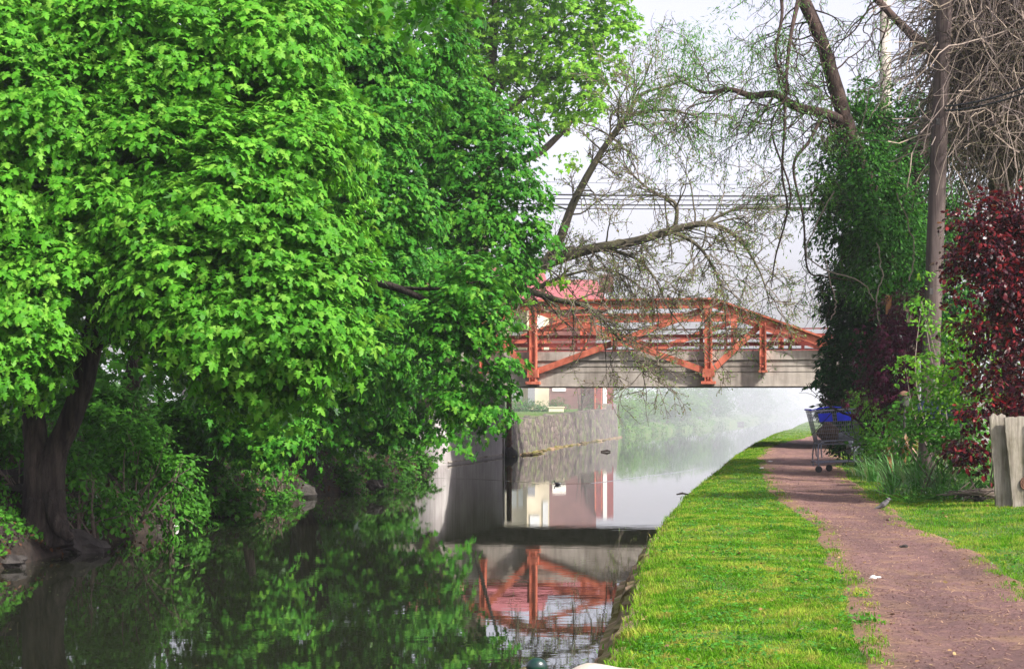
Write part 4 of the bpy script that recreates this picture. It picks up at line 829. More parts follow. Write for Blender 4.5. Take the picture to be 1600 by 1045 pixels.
q = G(276, 822, .03); mb = MB(); mb.blob((0, 0, 0), (.035, .03, .03), rng, .1); o = mb.build('floating_litter', 'paper'); o.location = tuple(q); tag(o, 'tiny white scrap of litter at the dark water edge', 'litter')
# fallen sticks on the bank
for k, (rows, lab) in enumerate((([(170, 740, 20.2, .02), (200, 780, 19.9, .022), (222, 812, 19.7, .015)], 'fallen dead stick sloping to the water by the forked maple'), ([(290, 770, 23.5, .02), (330, 720, 23.6, .02), (345, 690, 23.7, .012)], 'dead stick leaning under the drooping maple'), ([(432, 770, 30, .025), (445, 782, 29.8, .02), (455, 792, 29.8, .012)], 'short dead stick poking into the canal below the leaning trunk'))):
    mb = MB(); limb(mb, rng, rows, 6); tag(mb.build('fallen_stick', 'bark'), lab, 'stick', 'dead sticks on the left bank')

# ------------------------------------------------------------------ fresh green tree beyond (top middle)
rng = np.random.default_rng(41)
e = empty('fresh_green_tree', (px_x(700, 50), 50, 1.2), 'bright yellow-green spring tree behind the maples, top middle', 'tree')
mb = MB()
limb(mb, rng, [(735, 640, 50, .3), (745, 450, 50, .26), (757, 250, 50, .22), (765, 120, 50, .17), (775, 0, 50, .12), (780, -120, 50, .08)], 12, .05)
for rows in ([(760, 180, 50, .10), (800, 110, 49.6, .08), (850, 60, 49.2, .05), (900, 10, 49, .03)], [(755, 260, 50, .14), (830, 245, 49.5, .11), (870, 215, 49.3, .09), (900, 180, 49.2, .05), (925, 130, 49, .03)], [(765, 130, 50, .08), (720, 60, 50, .06), (690, 20, 50, .04)], [(757, 200, 50, .10), (850, 130, 49.6, .07), (880, 125, 49.4, .05), (940, 120, 49.2, .03)]):
    limb(mb, rng, rows, 8)
for _ in range(20): branchy(mb, rng, P(rng.uniform(700, 900), rng.uniform(20, 240), 50), (rng.uniform(-.5, 1), rng.uniform(-.5, .5), .5), 1.6, .03, 1, 3, .25, .0, (2, 4), step=.25)
mb.build('trunk', 'bark_grey', e)
mb = MB(); L4 = [(690, 30, 50, 45), (740, 20, 50, 50), (800, 15, 49.5, 50), (860, 20, 49, 45), (915, 25, 49, 40), (955, 45, 49, 28), (960, 10, 49, 25), (830, 80, 49.3, 45), (890, 90, 49, 45), (940, 100, 49, 30), (770, 90, 49.8, 42), (720, 90, 50, 40), (700, 150, 50, 35), (850, 145, 49.2, 30), (900, 160, 49, 26), (930, 150, 49, 20), (780, 150, 49.8, 25), (700, -60, 50, 80), (830, -60, 49.5, 80), (940, -50, 49, 50), (890, 235, 49.3, 12), (830, 290, 49, 14), (845, 190, 49, 18), (870, 180, 49, 16)]
crown(mb, rng, LB(L4, rng), 'maple_far', .15, 15, 11, .45, .3, back=.5, inner=.5, gaps=.7); mb.build('crown', 'fresh', e)

# ------------------------------------------------------------------ leaning bare tree over the bridge
rng = np.random.default_rng(42)
e = empty('leaning_tree', P(690, 640, 40), 'leaning nearly bare tree whose drooping twigs hang before the bridge', 'tree')
mb = MB(); tw = MB(); ends = []
limbs = []
limbs.append(limb(mb, rng, [(660, 640, 40.5, .26), (700, 560, 40.2, .22), (750, 480, 40, .19), (800, 436, 39.7, .17), (850, 412, 39.4, .150), (920, 390, 39.2, .115), (990, 378, 39, .10), (1050, 360, 38.8, .085), (1105, 350, 38.6, .065), (1150, 370, 38.5, .04), (1185, 420, 38.4, .022), (1205, 480, 38.3, .01)], 12, .05, 8))
limbs.append(limb(mb, rng, [(845, 420, 39.5, .12), (872, 380, 39.3, .105), (895, 320, 39.2, .09), (925, 262, 39, .075), (955, 215, 38.9, .062), (985, 182, 38.8, .05), (1040, 172, 38.6, .035), (1100, 185, 38.4, .015)], 10, .05, 8))
limbs.append(limb(mb, rng, [(940, 238, 39, .06), (975, 190, 39.1, .05), (1000, 150, 39.2, .04), (1040, 135, 39.2, .025), (1090, 120, 39.2, .012)], 8, .05, 8))
limbs.append(limb(mb, rng, [(770, 465, 40, .12), (820, 455, 39.4, .085), (870, 468, 38.9, .06), (920, 480, 38.6, .05), (950, 510, 38.4, .035), (985, 550, 38.2, .02), (1010, 590, 38.1, .008)], 8, .06, 8))
limbs.append(limb(mb, rng, [(840, 450, 39.3, .05), (880, 432, 39, .035), (940, 420, 38.9, .025), (990, 440, 38.8, .018), (1030, 480, 38.7, .008)], 7, .05, 8))
limbs.append(limb(mb, rng, [(1055, 360, 38.8, .05), (1056, 320, 38.8, .04), (1030, 305, 38.8, .03), (1000, 285, 38.8, .022), (975, 258, 38.8, .012)], 7, .05, 8))
limbs.append(limb(mb, rng, [(1050, 362, 38.8, .05), (1085, 380, 38.5, .04), (1110, 410, 38.3, .03), (1130, 460, 38.2, .02), (1135, 530, 38.2, .008)], 7, .05, 8))
limbs.append(limb(mb, rng, [(930, 388, 39.2, .045), (985, 400, 38.9, .035), (1020, 430, 38.7, .025), (1050, 490, 38.5, .015), (1100, 545, 38.4, .006)], 7, .05, 8))
limbs.append(limb(mb, rng, [(1100, 352, 38.6, .04), (1140, 330, 38.6, .025), (1180, 325, 38.5, .015), (1225, 322, 38.5, .006)], 7, .05, 8))
for li, q in enumerate(limbs):
    nk = int([66, 38, 26, 42, 26, 20, 26, 28, 16][li])
    for _ in range(nk):
        f = rng.uniform(.22 if li in (0, 1) else .1, 1); i = min(int(f * (len(q) - 1)), len(q) - 2); d = nrm(q[i + 1, :3] - q[i, :3])
        dr = .55 if li in (0, 3, 6, 7, 4, 8, 5) else .25
        branchy(mb, rng, q[i, :3], nrm(d * .7 + rng.normal(0, .8, 3) * V3(1, .7, 1) + V3(.15, -.05, .1)), rng.uniform(.7, 1.6), max(.010, min(.02, q[i, 3] * .35)), 1, 3, .30, dr, (3, 5), ends, .6, .6, .12, 5, tw, .14, .0042)
mb.build('trunk', 'bark_moss', e, True)
o = tw.build('twigs', 'twig', e)
mb = MB(); E = np.array([x[0] for x in ends]); D = np.array([x[1] for x in ends]); idx = rng.choice(len(E), min(len(E), 20000), replace=False)
leaves(mb, 'oval', E[idx] + rng.normal(0, .02, (len(idx), 3)), D[idx] + rng.normal(0, .7, (len(idx), 3)), rng.normal(0, 1, (len(idx), 3)) + UP * .5, rng.uniform(.025, .06, len(idx)))
crown(mb, rng, LB([(835, 432, 39, 16), (880, 440, 38.8, 14), (900, 465, 38.7, 12), (960, 430, 38.8, 10), (850, 395, 39.3, 14), (1000, 170, 38.9, 22), (860, 300, 40, 22), (840, 260, 40, 18), (880, 345, 39.5, 12)], rng), 'oval', .07, 9, 5, .25, .2)
mb.build('crown', 'bud', e)
e2 = empty('young_maple', P(760, 460, 37), 'thin fresh green sapling leaves peeping left of the bare limb', 'tree')
mb = MB(); limb(mb, rng, [(740, 640, 37, .05), (790, 480, 37, .03), (850, 420, 37, .02), (905, 470, 37, .01)], 6)
mb.build('trunk', 'bark', e2); mb = MB(); crown(mb, rng, LB([(800, 445, 37, 22), (830, 420, 37, 16), (860, 405, 37, 12), (900, 470, 37, 12), (880, 430, 37, 12), (845, 470, 37, 12), (940, 475, 37, 8)], rng), 'maple_far', .12, 7, 6, .3, .2); mb.build('crown', 'fresh', e2)

# ------------------------------------------------------------------ right side: twisted willow
rng = np.random.default_rng(51)
e = empty('twisted_willow', (px_x(1420, 31), 31, ZB), 'twisted willow with thick dark limb arching over the towpath', 'tree')
mb = MB(); tw = MB(); ends = []; W = []
W.append(limb(mb, rng, [(1425, 720, 31, .26), (1415, 560, 31, .22), (1390, 400, 30.9, .19), (1350, 270, 30.8, .15), (1322, 192, 30.7, .135), (1300, 120, 30.6, .125), (1278, 50, 30.5, .115), (1250, -10, 30.4, .11), (1215, -90, 30.3, .08)], 12, .07, 8))
W.append(limb(mb, rng, [(1322, 192, 30.7, .095), (1290, 178, 30.5, .085), (1245, 168, 30.3, .078), (1212, 148, 30.1, .066), (1175, 150, 30, .055), (1140, 140, 29.9, .04), (1100, 145, 29.8, .025), (1060, 125, 29.8, .012)], 10, .08, 8))
W.append(limb(mb, rng, [(1470, 90, 30, .10), (1420, 50, 30, .075), (1370, 0, 30, .06), (1320, -50, 30, .04)], 8, .05, 8))
W.append(limb(mb, rng, [(1390, 400, 30.9, .12), (1430, 280, 31, .1), (1460, 150, 31, .09), (1500, 40, 31, .07), (1540, -60, 31, .05)], 8, .05, 8))
W.append(limb(mb, rng, [(1250, -10, 30.4, .05), (1235, 60, 30, .035), (1228, 130, 29.9, .03), (1226, 200, 29.8, .026), (1222, 270, 29.8, .02), (1230, 330, 29.8, .018), (1212, 400, 29.8, .015), (1205, 450, 29.8, .008)], 6, .05, 8))
W.append(limb(mb, rng, [(1215, -40, 30.2, .04), (1222, 20, 30, .03), (1212, 90, 29.9, .025), (1232, 140, 29.8, .02), (1205, 200, 29.8, .018), (1235, 300, 29.7, .016), (1220, 360, 29.7, .01)], 6, .05, 8))
W.append(limb(mb, rng, [(1285, 180, 30.5, .04), (1265, 220, 30.2, .03), (1240, 260, 30.1, .025), (1255, 340, 30, .02), (1262, 420, 30, .016), (1290, 432, 30, .014), (1345, 440, 30, .008)], 6, .05, 8))
for li, q in enumerate(W):
    for _ in range([22, 30, 12, 12, 16, 14, 10][li]):
        f = rng.uniform(.45 if li in (0, 3) else .08, 1); i = min(int(f * (len(q) - 1)), len(q) - 2)
        branchy(mb, rng, q[i, :3], nrm(rng.normal(0, .7, 3) * V3(1, .6, .8) + V3(-.35, 0, -.25)), rng.uniform(.8, 1.9), min(.016, q[i, 3] * .3), 1, 3, .35, .45, (3, 4), ends, .62, .7, .10, 5, tw, .42, .0032)
mb.build('trunk', 'willowbark', e, True); tw.build('twigs', 'willowbark', e)
mb = MB(); E = np.array([x[0] for x in ends]); D = np.array([x[1] for x in ends]); idx = rng.choice(len(E), min(len(E), 9000), replace=False)
leaves(mb, 'narrow', E[idx] + rng.normal(0, .02, (len(idx), 3)), D[idx] * .3 + rng.normal(0, .5, (len(idx), 3)) - UP * .7, rng.normal(0, 1, (len(idx), 3)) + UP * .3, rng.uniform(.05, .10, len(idx)))
crown(mb, rng, LB([(1040, 60, 30.2, 36), (1010, 150, 30.2, 26), (1150, 20, 30, 36), (1200, 50, 30, 30), (1225, 120, 30, 22), (1100, 60, 30, 40), (1060, 90, 30, 36), (1130, 110, 30, 34), (1010, 110, 30.2, 30), (1160, 60, 30, 34), (1120, 160, 29.9, 30), (1180, 100, 30, 26), (1100, 200, 29.9, 18), (1075, 40, 30, 24), (1250, 290, 29.9, 24), (1280, 280, 30, 28), (1260, 330, 30, 18), (1240, 240, 30, 14), (1200, 210, 29.9, 14), (1030, 140, 30.1, 20), (980, 100, 30.2, 20)], rng), 'narrow', .085, 26, 12, .35, .12, droop=1.4, hang=1.2, inner=.9)
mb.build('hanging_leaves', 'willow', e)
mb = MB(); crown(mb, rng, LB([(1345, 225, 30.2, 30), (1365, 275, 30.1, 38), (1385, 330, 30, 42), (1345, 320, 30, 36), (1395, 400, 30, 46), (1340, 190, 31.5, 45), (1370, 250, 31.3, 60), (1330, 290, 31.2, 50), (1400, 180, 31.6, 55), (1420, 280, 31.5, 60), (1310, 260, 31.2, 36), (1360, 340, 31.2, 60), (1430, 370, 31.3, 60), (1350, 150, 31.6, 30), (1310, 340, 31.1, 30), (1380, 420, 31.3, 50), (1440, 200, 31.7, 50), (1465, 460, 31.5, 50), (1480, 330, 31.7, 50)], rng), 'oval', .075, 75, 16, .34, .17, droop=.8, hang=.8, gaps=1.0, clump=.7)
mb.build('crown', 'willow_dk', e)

# dark evergreen
rng = np.random.default_rng(52)
e = empty('evergreen_tree', (px_x(1375, 33), 33, ZB), 'dense dark evergreen standing behind the shopping cart', 'tree')
mb = MB(); x = px_x(1375, 33); mb.tube([(x, 33, .3), (x, 33, 2.5), (x + .05, 33, 4.8)], [.14, .11, .03], 8); mb.build('trunk', 'bark', e)
L6 = [(1330, 400, 33, 40), (1305, 450, 32.8, 42), (1350, 450, 32.8, 55), (1300, 510, 32.6, 38), (1350, 520, 32.5, 60), (1325, 570, 32.4, 55), (1295, 575, 32.4, 34), (1370, 590, 32.3, 55), (1320, 620, 32.2, 42), (1400, 480, 33, 60), (1350, 380, 33.2, 45), (1400, 400, 33.3, 60), (1420, 550, 32.8, 60), (1290, 630, 32.3, 20), (1390, 640, 32.2, 50), (1440, 620, 33, 55), (1285, 470, 32.9, 22), (1375, 330, 33.4, 40), (1345, 660, 32, 45), (1460, 500, 33.5, 60), (1300, 660, 32.2, 28)]
mb = MB(); crown(mb, rng, LB([(a_ + (34 if a_ < 1360 else 8), b_, c_, d_) for a_, b_, c_, d_ in L6] + [(1290, 612, 32.3, 12), (1283, 588, 32.3, 7), (1320, 640, 32.6, 24), (1335, 675, 32.4, 26), (1360, 650, 32.6, 40)], rng), 'scale', .12, 85, 18, .26, .14, hang=.25, droop=.3, back=.4, clump=.6); mb.build('crown', 'ever', e)

# utility pole
q0 = P(1447, 660, 25); q0[2] = .5; q1 = P(1478, -60, 25.2)
e = empty('utility_pole', q0, 'weathered brown wooden utility pole rising through the right bushes', 'pole')
mb = MB(); t = np.linspace(0, 1, 26)[:, None]; pts = q0 + (q1 - q0) * t; mb.tube(pts, np.linspace(.132, .108, 26), 18, .03, rng); mb.build('shaft', 'polewood', e, True)
for py in (190, 455):
    c = P(1466 if py < 300 else 1455, py, 24.86); mb = MB(); mb.box(c, (.05, .03, .09)); mb.build('tag_plate', 'darkmetal', e)
for dy, lab in ((0, 'upper black service cable running right from the utility pole'), (7, 'lower black service cable running right from the utility pole')):
    a = P(1478, 166 + dy, 24.9); b = P(1700, 88 + dy * 1.5, 21); t = np.linspace(0, 1, 20)[:, None]; mb = MB(); mb.tube(a + (b - a) * t - UP * .12 * 4 * t * (1 - t), .013, 5)
    tag(mb.build('service_cable', 'cable'), lab, 'cable', 'cables on the utility pole')
c = P(1437, 600, 24.9); mb = MB(); mb.tube([c - UP * .6, c + UP * .1, c + UP * .35], .018, 8); tag(mb.build('ground_conduit', 'greypaint'), 'thin pale metal conduit on the left side of the utility pole', 'conduit')

# dead vines over a bare trunk
rng = np.random.default_rng(53)
e = empty('vine_covered_tree', (px_x(1580, 26.5), 26.5, .55), 'tree smothered in a grey tangle of dead vines, top right', 'tree')
mb = MB(); limb(mb, rng, [(1570, 700, 26.6, .2), (1565, 400, 26.6, .17), (1560, 150, 26.6, .14), (1555, -80, 26.6, .1)], 10, .08)
limb(mb, rng, [(1565, 300, 26.6, .1), (1620, 150, 26.4, .08), (1680, -20, 26.3, .06)], 8); limb(mb, rng, [(1562, 200, 26.6, .07), (1520, 90, 26.5, .05), (1490, -20, 26.5, .03)], 8)
mb.build('trunk', 'bark', e, True)
mb = MB()
for k in range(6200):
    px = 1600 + rng.normal(0, 70) - 8; top = rng.uniform(-120, 180 if px > 1500 else 60); Yc = 26.3 + rng.normal(0, .55); 
    if px < 1478: continue
    n_ = rng.integers(7, 13); L = rng.uniform(.6, 2.4); p = [P(px, top, Yc)]; d = nrm(V3(rng.normal(0, .45), rng.normal(0, .3), -1))
    for i in range(n_): d = nrm(d + rng.normal(0, .33, 3) + V3(0, 0, -.10)); p.append(p[-1] + d * L / n_)
    if p[-1][2] < zpix(345, 26): p = [q for q in p if q[2] > zpix(345 + rng.uniform(-20, 30), 26)]
    if len(p) < 4: continue
    mb.tube(np.array(p), rng.uniform(.004, .010), 3, cap=False)
for k in range(170):   # looping, lighter runners reaching left over the pole
    p = [P(rng.uniform(1470, 1600), rng.uniform(0, 260), 25.6 + rng.normal(0, .5))]; d = nrm(rng.normal(0, 1, 3) * V3(1, .4, .8)); r_ = rng.uniform(.003, .007); n_ = 14; L = rng.uniform(.6, 1.8); bend = rng.normal(0, .2, 3)
    for i in range(n_): d = nrm(d + bend + rng.normal(0, .14, 3)); p.append(p[-1] + d * L / n_)
    mb.tube(np.array(p), r_, 4, cap=False)
mb.build('vines', 'vine', e)
# vine strands hanging over the evergreen and round the pole
for k, (rows, lab) in enumerate((([(1300, 300, 29), (1262, 400, 29), (1345, 440, 29), (1365, 470, 29)], 'thin dead vine looping low over the evergreen'), ([(1370, 380, 29), (1378, 430, 29), (1368, 470, 29), (1376, 520, 29)], 'short pale vine hanging in front of the evergreen'), ([(1400, 300, 28), (1425, 370, 28), (1428, 400, 28), (1420, 440, 28)], 'pale vine strand curling left of the utility pole'), ([(1290, 400, 29.5), (1300, 450, 29.5), (1305, 480, 29.5), (1298, 500, 29.5)], 'twisted vine end at the left edge of the evergreen'))):
    mb = MB(); q = spline([P(*r) for r in rows], 7); q = q + rng.normal(0, .012, q.shape); mb.tube(q, .011, 5); tag(mb.build('hanging_vine', 'vine'), lab, 'vine', 'single vines hanging on the right')

# purple leaved tree
rng = np.random.default_rng(54)
e = empty('purple_leaf_tree', (px_x(1590, 20.5), 20.5, .55), 'dark red leaved plum tree above the wooden fence', 'tree')
mb = MB(); limb(mb, rng, [(1590, 780, 20.6, .10), (1585, 650, 20.6, .08), (1575, 520, 20.6, .06), (1565, 400, 20.6, .035)], 9, .06)
for _ in range(16): branchy(mb, rng, P(1580 + rng.uniform(-15, 30), rng.uniform(380, 650), 20.6), (rng.uniform(-.9, .5), rng.uniform(-.8, .2), rng.uniform(0, .8)), .8, .018, 1, 2, .25, .1, (2, 4))
mb.build('trunk', 'bark', e)
L7 = [(1560, 335, 20.2, 34), (1595, 330, 20.2, 34), (1525, 350, 20.1, 28), (1508, 375, 20.1, 14), (1550, 390, 20, 42), (1600, 400, 20, 45), (1520, 400, 20, 26), (1560, 450, 19.9, 42), (1610, 470, 20, 45), (1520, 460, 19.9, 28), (1545, 510, 19.9, 30), (1590, 540, 19.8, 42), (1505, 500, 20, 12), (1520, 570, 19.9, 18), (1560, 590, 19.8, 34), (1600, 620, 19.8, 40), (1535, 640, 19.8, 24), (1515, 690, 19.8, 16), (1530, 710, 19.9, 16), (1575, 660, 19.9, 28), (1640, 420, 20.3, 60), (1640, 580, 20.3, 60), (1640, 340, 20.3, 50), (1490, 400, 20, 14), (1500, 690, 19.8, 10)]
mb = MB(); crown(mb, rng, LB(L7, rng), 'oval', .066, 130, 12, .24, .13, hang=.6, jit=.5, inner=.5, clump=.7, gaps=.7); mb.build('crown', 'purple', e)
# japanese maple
e = empty('weeping_purple_maple', (px_x(1395, 28.5), 28.5, .5), 'weeping dark purple maple left of the utility pole', 'tree')
mb = MB()
for _ in range(4): branchy(mb, rng, (px_x(1398, 28.5), 28.5, .5), (rng.uniform(-.4, .4), rng.uniform(-.3, .1), 1), 1.8, .035, 1, 3, .3, .15, (2, 4))
mb.build('trunk', 'bark', e)
L8 = [(1410, 478, 28, 26), (1435, 465, 28, 20), (1375, 510, 27.8, 26), (1400, 520, 27.8, 24), (1355, 515, 27.8, 14), (1420, 500, 27.9, 24), (1395, 555, 27.9, 30), (1425, 550, 27.9, 30), (1380, 590, 28, 26), (1415, 590, 28, 30), (1400, 620, 28, 20), (1440, 590, 28.2, 30), (1345, 530, 27.8, 8)]
mb = MB(); crown(mb, rng, LB(L8, rng), 'star', .09, 50, 12, .28, .15, droop=1.0, hang=.9, clump=.6); mb.build('crown', 'jmaple', e)

# green bushes on the right
gs = [(1480, 560, 22.8, 'shrub', [(1440, 470, 24.3, 14), (1465, 500, 23, 14), (1500, 520, 22.5, 26), (1480, 570, 22.5, 32), (1510, 600, 22.4, 36), (1460, 610, 22.5, 28), (1430, 560, 23.6, 12), (1415, 575, 23.8, 10), (1480, 650, 22.4, 34), (1540, 560, 22, 26), (1520, 490, 22.2, 14), (1560, 500, 21.8, 12), (1490, 430, 22.8, 10), (1440, 420, 24.2, 8)], 'bright green shrub climbing between the utility pole and the purple tree', 'oval', .06, 30, 'lime', 'climbing_shrub'),
      (1355, 640, 30, 'x', [(1345, 618, 29.5, 12), (1362, 625, 29.4, 15), (1352, 640, 29.3, 16), (1375, 648, 29.3, 20), (1350, 665, 29.3, 20), (1385, 670, 29.2, 24), (1370, 690, 29, 22)], 'small yellow-green shrub right behind the shopping cart', 'scale', .06, 55, 'lime', 'yellow_shrub'),
      (1470, 700, 22, 'x', [(1450, 665, 22.6, 24), (1490, 670, 22.2, 28), (1520, 700, 21.6, 22), (1475, 700, 21.8, 24), (1505, 660, 22, 24), (1425, 690, 22.8, 22), (1540, 690, 21.4, 16)], 'mid green leafy bush above the tall grass clump', 'oval', .07, 30, 'shrub', 'leafy_bush'),
      (1560, 640, 20.8, 'x', [(1570, 600, 21.2, 24), (1590, 640, 21, 22), (1550, 630, 21.2, 16), (1570, 560, 21.2, 16)], 'green sprigs growing through the purple tree above the fence', 'oval', .06, 22, 'lime', 'green_sprigs'),
      (1420, 690, 27, 'x', [(1400, 650, 27.5, 26), (1430, 660, 27, 30), (1440, 640, 27, 30), (1400, 690, 26.5, 26), (1365, 700, 28.2, 20)], 'shadowed green bush under the purple weeping maple', 'oval', .07, 26, 'shrub_dk', 'shade_bush')]
for px, py, Y, _, lobs, lab, lf, sz, dn, mm_, nm in gs:
    c = P(px, py, Y); e = empty(nm, (c[0], Y, .55), lab, 'shrub')
    mb = MB(); crown(mb, rng, LB(lobs, rng), lf, sz * 1.05, dn * 2.6, 12, .22, .13, hang=.2, inner=.5, jit=.5, clump=.5); mb.build('foliage', mm_, e)
    mb = MB()
    for q in range(0 if nm == 'yellow_shrub' else 9): 
        l = lobs[rng.integers(len(lobs))]; b = P(*l[:3]); a = V3(c[0] + rng.uniform(-.25, .25), Y, .5); mid = (a + b) / 2 + V3(rng.normal(0, .1), 0, .12)
        mb.tube(spline([a, mid, b], 6), np.linspace(.012, .004, 13), 5)
    if nm == 'yellow_shrub': mb.tube([(px_x(1366, 29.3), 29.3, .45), (px_x(1366, 29.3), 29.3, 1.0)], .012, 5)
    mb.build('stem', 'twig', e)

# tall grass clumps and leafy weeds on the right verge
def clump(c, n, hgt, wd, rng, mb, spread=.12):
    for _ in range(n):
        az = rng.uniform(0, 6.28); d = V3(math.cos(az), math.sin(az), 0); s = V3(-d[1], d[0], 0); b = c + d * rng.uniform(0, spread) ; L = hgt * rng.uniform(.55, 1.1); ln = rng.uniform(.4, 1.25)
        t = np.linspace(0, 1, 7)[:, None]; p = b + UP * L * (t - .42 * ln * t ** 2.4) + d * L * ln * .75 * t ** 1.7
        w_ = wd * np.sin(np.pi * (.25 + .72 * t)) ; v = np.concatenate([p - s * w_, p + s * w_]); i = np.arange(6)
        mb.add(v, np.stack([i, i + 1, i + 8, i + 7], -1))
for k, (px, py, n_, h_, lab) in enumerate(((1365, 752, 90, .50, 'tall grass clump beside the shopping cart wheels'), (1400, 762, 120, .62, 'tallest grass clump right of the shopping cart'), (1435, 768, 120, .62, 'dense grass clump before the dried brown plant'), (1470, 772, 90, .50, 'grass clump left of the broad leaved weeds'), (1395, 772, 60, .30, 'short pale grass tuft nearest the path bend'), (1500, 780, 50, .30, 'fine pale grass tuft near the twig pile'), (1345, 742, 40, .28, 'short tuft between cart and path edge'))):
    q = G(px, py, .5); mb = MB(); clump(q, n_, h_, .008, rng, mb, .22); tag(mb.build('grass_clump', 'blade', loc=q), lab, 'grass clump', 'tall grass clumps on the right verge')
for k, (px, py, n_, sz, lab) in enumerate(((1520, 778, 60, .10, 'broad leaved weed beside the fence foot'), (1495, 770, 50, .07, 'small leaved weed left of the broad one'), (1455, 780, 60, .05, 'low round-leaved weed in front of the grass clumps'), (1535, 765, 40, .10, 'upper broad leaved weed behind the twig pile'), (1425, 785, 40, .05, 'tiny weed at the grassy verge near the small bird'))):
    q = G(px, py, .5); mb = MB(); nn = n_; pos = q + rng.normal(0, 1, (nn, 3)) * V3(.16, .12, 0) + UP * rng.uniform(.02, .32 if sz > .06 else .16, (nn, 1))
    leaves(mb, 'oval', pos, nrm(rng.normal(0, 1, (nn, 3)) * V3(1, 1, .3)), nrm(rng.normal(0, .4, (nn, 3)) + V3(0, -.3, 1)), sz * rng.uniform(.6, 1.3, nn))
    for j in range(nn): mb.tube([q + V3(rng.normal(0, .03), 0, 0), pos[j]], .003, 3, cap=False)
    tag(mb.build('weed', 'shrub', loc=q), lab, 'weed', 'weeds on the right verge')
# dried brown plant, lantern, stake, tarp, twig pile
q = P(1412, 665, 25.5); q[2] = .75; mb = MB()
for _ in range(46):
    az = rng.uniform(0, 6.28); el = rng.uniform(-.2, 1.2); d = V3(math.cos(az) * math.cos(el), math.sin(az) * math.cos(el), math.sin(el)); s = nrm(np.cross(d, UP)); L = rng.uniform(.22, .44); c0 = q + UP * .28
    t = np.linspace(0, 1, 6)[:, None]; p = c0 + d * L * t - UP * .20 * t ** 2; w_ = .016 * np.sin(np.pi * (.2 + .75 * t)); v = np.concatenate([p - s * w_, p + s * w_]); i = np.arange(5); mb.add(v, np.stack([i, i + 1, i + 7, i + 6], -1))
mb.tube([q - UP * .3, q + UP * .3], .03, 7); tag(mb.build('dried_plant', 'straw', loc=q), 'dried brown spiky plant below the weeping maple', 'plant')
q = P(1413, 640, 26.5); q[2] = zpix(640, 26.5); e = empty('garden_lantern', q - UP * .6, 'small garden lantern with brown domed cap left of the pole', 'lantern')
mb = MB(); mb.tube([q - UP * .6, q + UP * .05], .02, 8); mb.build('stand', 'darkmetal', e); mb = MB(); mb.lathe(q + UP * .03, [(.05, 0), (.07, .03), (.07, .16), (.06, .18)], 16); mb.build('body', 'darkmetal', e)
mb = MB(); mb.lathe(q + UP * .21, [(.085, 0), (.08, .02), (.065, .045), (.04, .06), (.01, .07)], 20); mb.build('cap', 'terracotta', e)
c = P(1389, 560, 28.3); mb = MB(); mb.box((c[0], 28.3, (zpix(465, 28.3) + .4) / 2), (.085, .05, zpix(465, 28.3) - .4)); mb.box((c[0], 28.3, zpix(463, 28.3)), (.095, .06, .03)); tag(mb.build('garden_stake', 'stake'), 'orange-brown wooden stake standing in the weeping purple maple', 'stake')
c = P(1472, 640, 23.8); v, f = [], []; nx, ny = 14, 8
for j in range(ny):
    for i in range(nx): v.append(c + V3((i / 13 - .5) * .62, (j / 7) * .3, .10 - .14 * (1 - j / 7) ** 2 + .025 * math.sin(i * 1.3 + j) + rng.normal(0, .008)))
i = (np.arange(ny - 1)[:, None] * nx + np.arange(nx - 1)[None]).ravel(); mb = MB(); mb.add(v, np.stack([i, i + 1, i + nx + 1, i + nx], -1)); mb.blob(c + V3(0, .2, -.12), (.3, .2, .16), rng, .06)
tag(mb.build('tarpaulin', 'tarp', loc=c), 'crumpled dark blue tarpaulin behind the foot of the utility pole', 'tarpaulin')
q = G(1528, 782, .5); mb = MB()
for _ in range(46):
    a = q + rng.normal(0, 1, 3) * V3(.12, .08, 0) + UP * rng.uniform(.02, .13); d = nrm(V3(rng.normal(0, 1), rng.normal(0, .3), rng.normal(0, .15))); L = rng.uniform(.1, .24); mb.tube([a - d * L, a + rng.normal(0, .01, 3), a + d * L], rng.uniform(.004, .009), 5)
tag(mb.build('twig_pile', 'vine', loc=q), 'heap of cut brown twigs beside the fence foot', 'twig pile')
mb = MB(); mb.blob(q + V3(0, -.05, .02), (.09, .06, .05), rng, .1); tag(mb.build('verge_stone', 'rock'), 'dark stone tucked under the twig heap', 'rock')

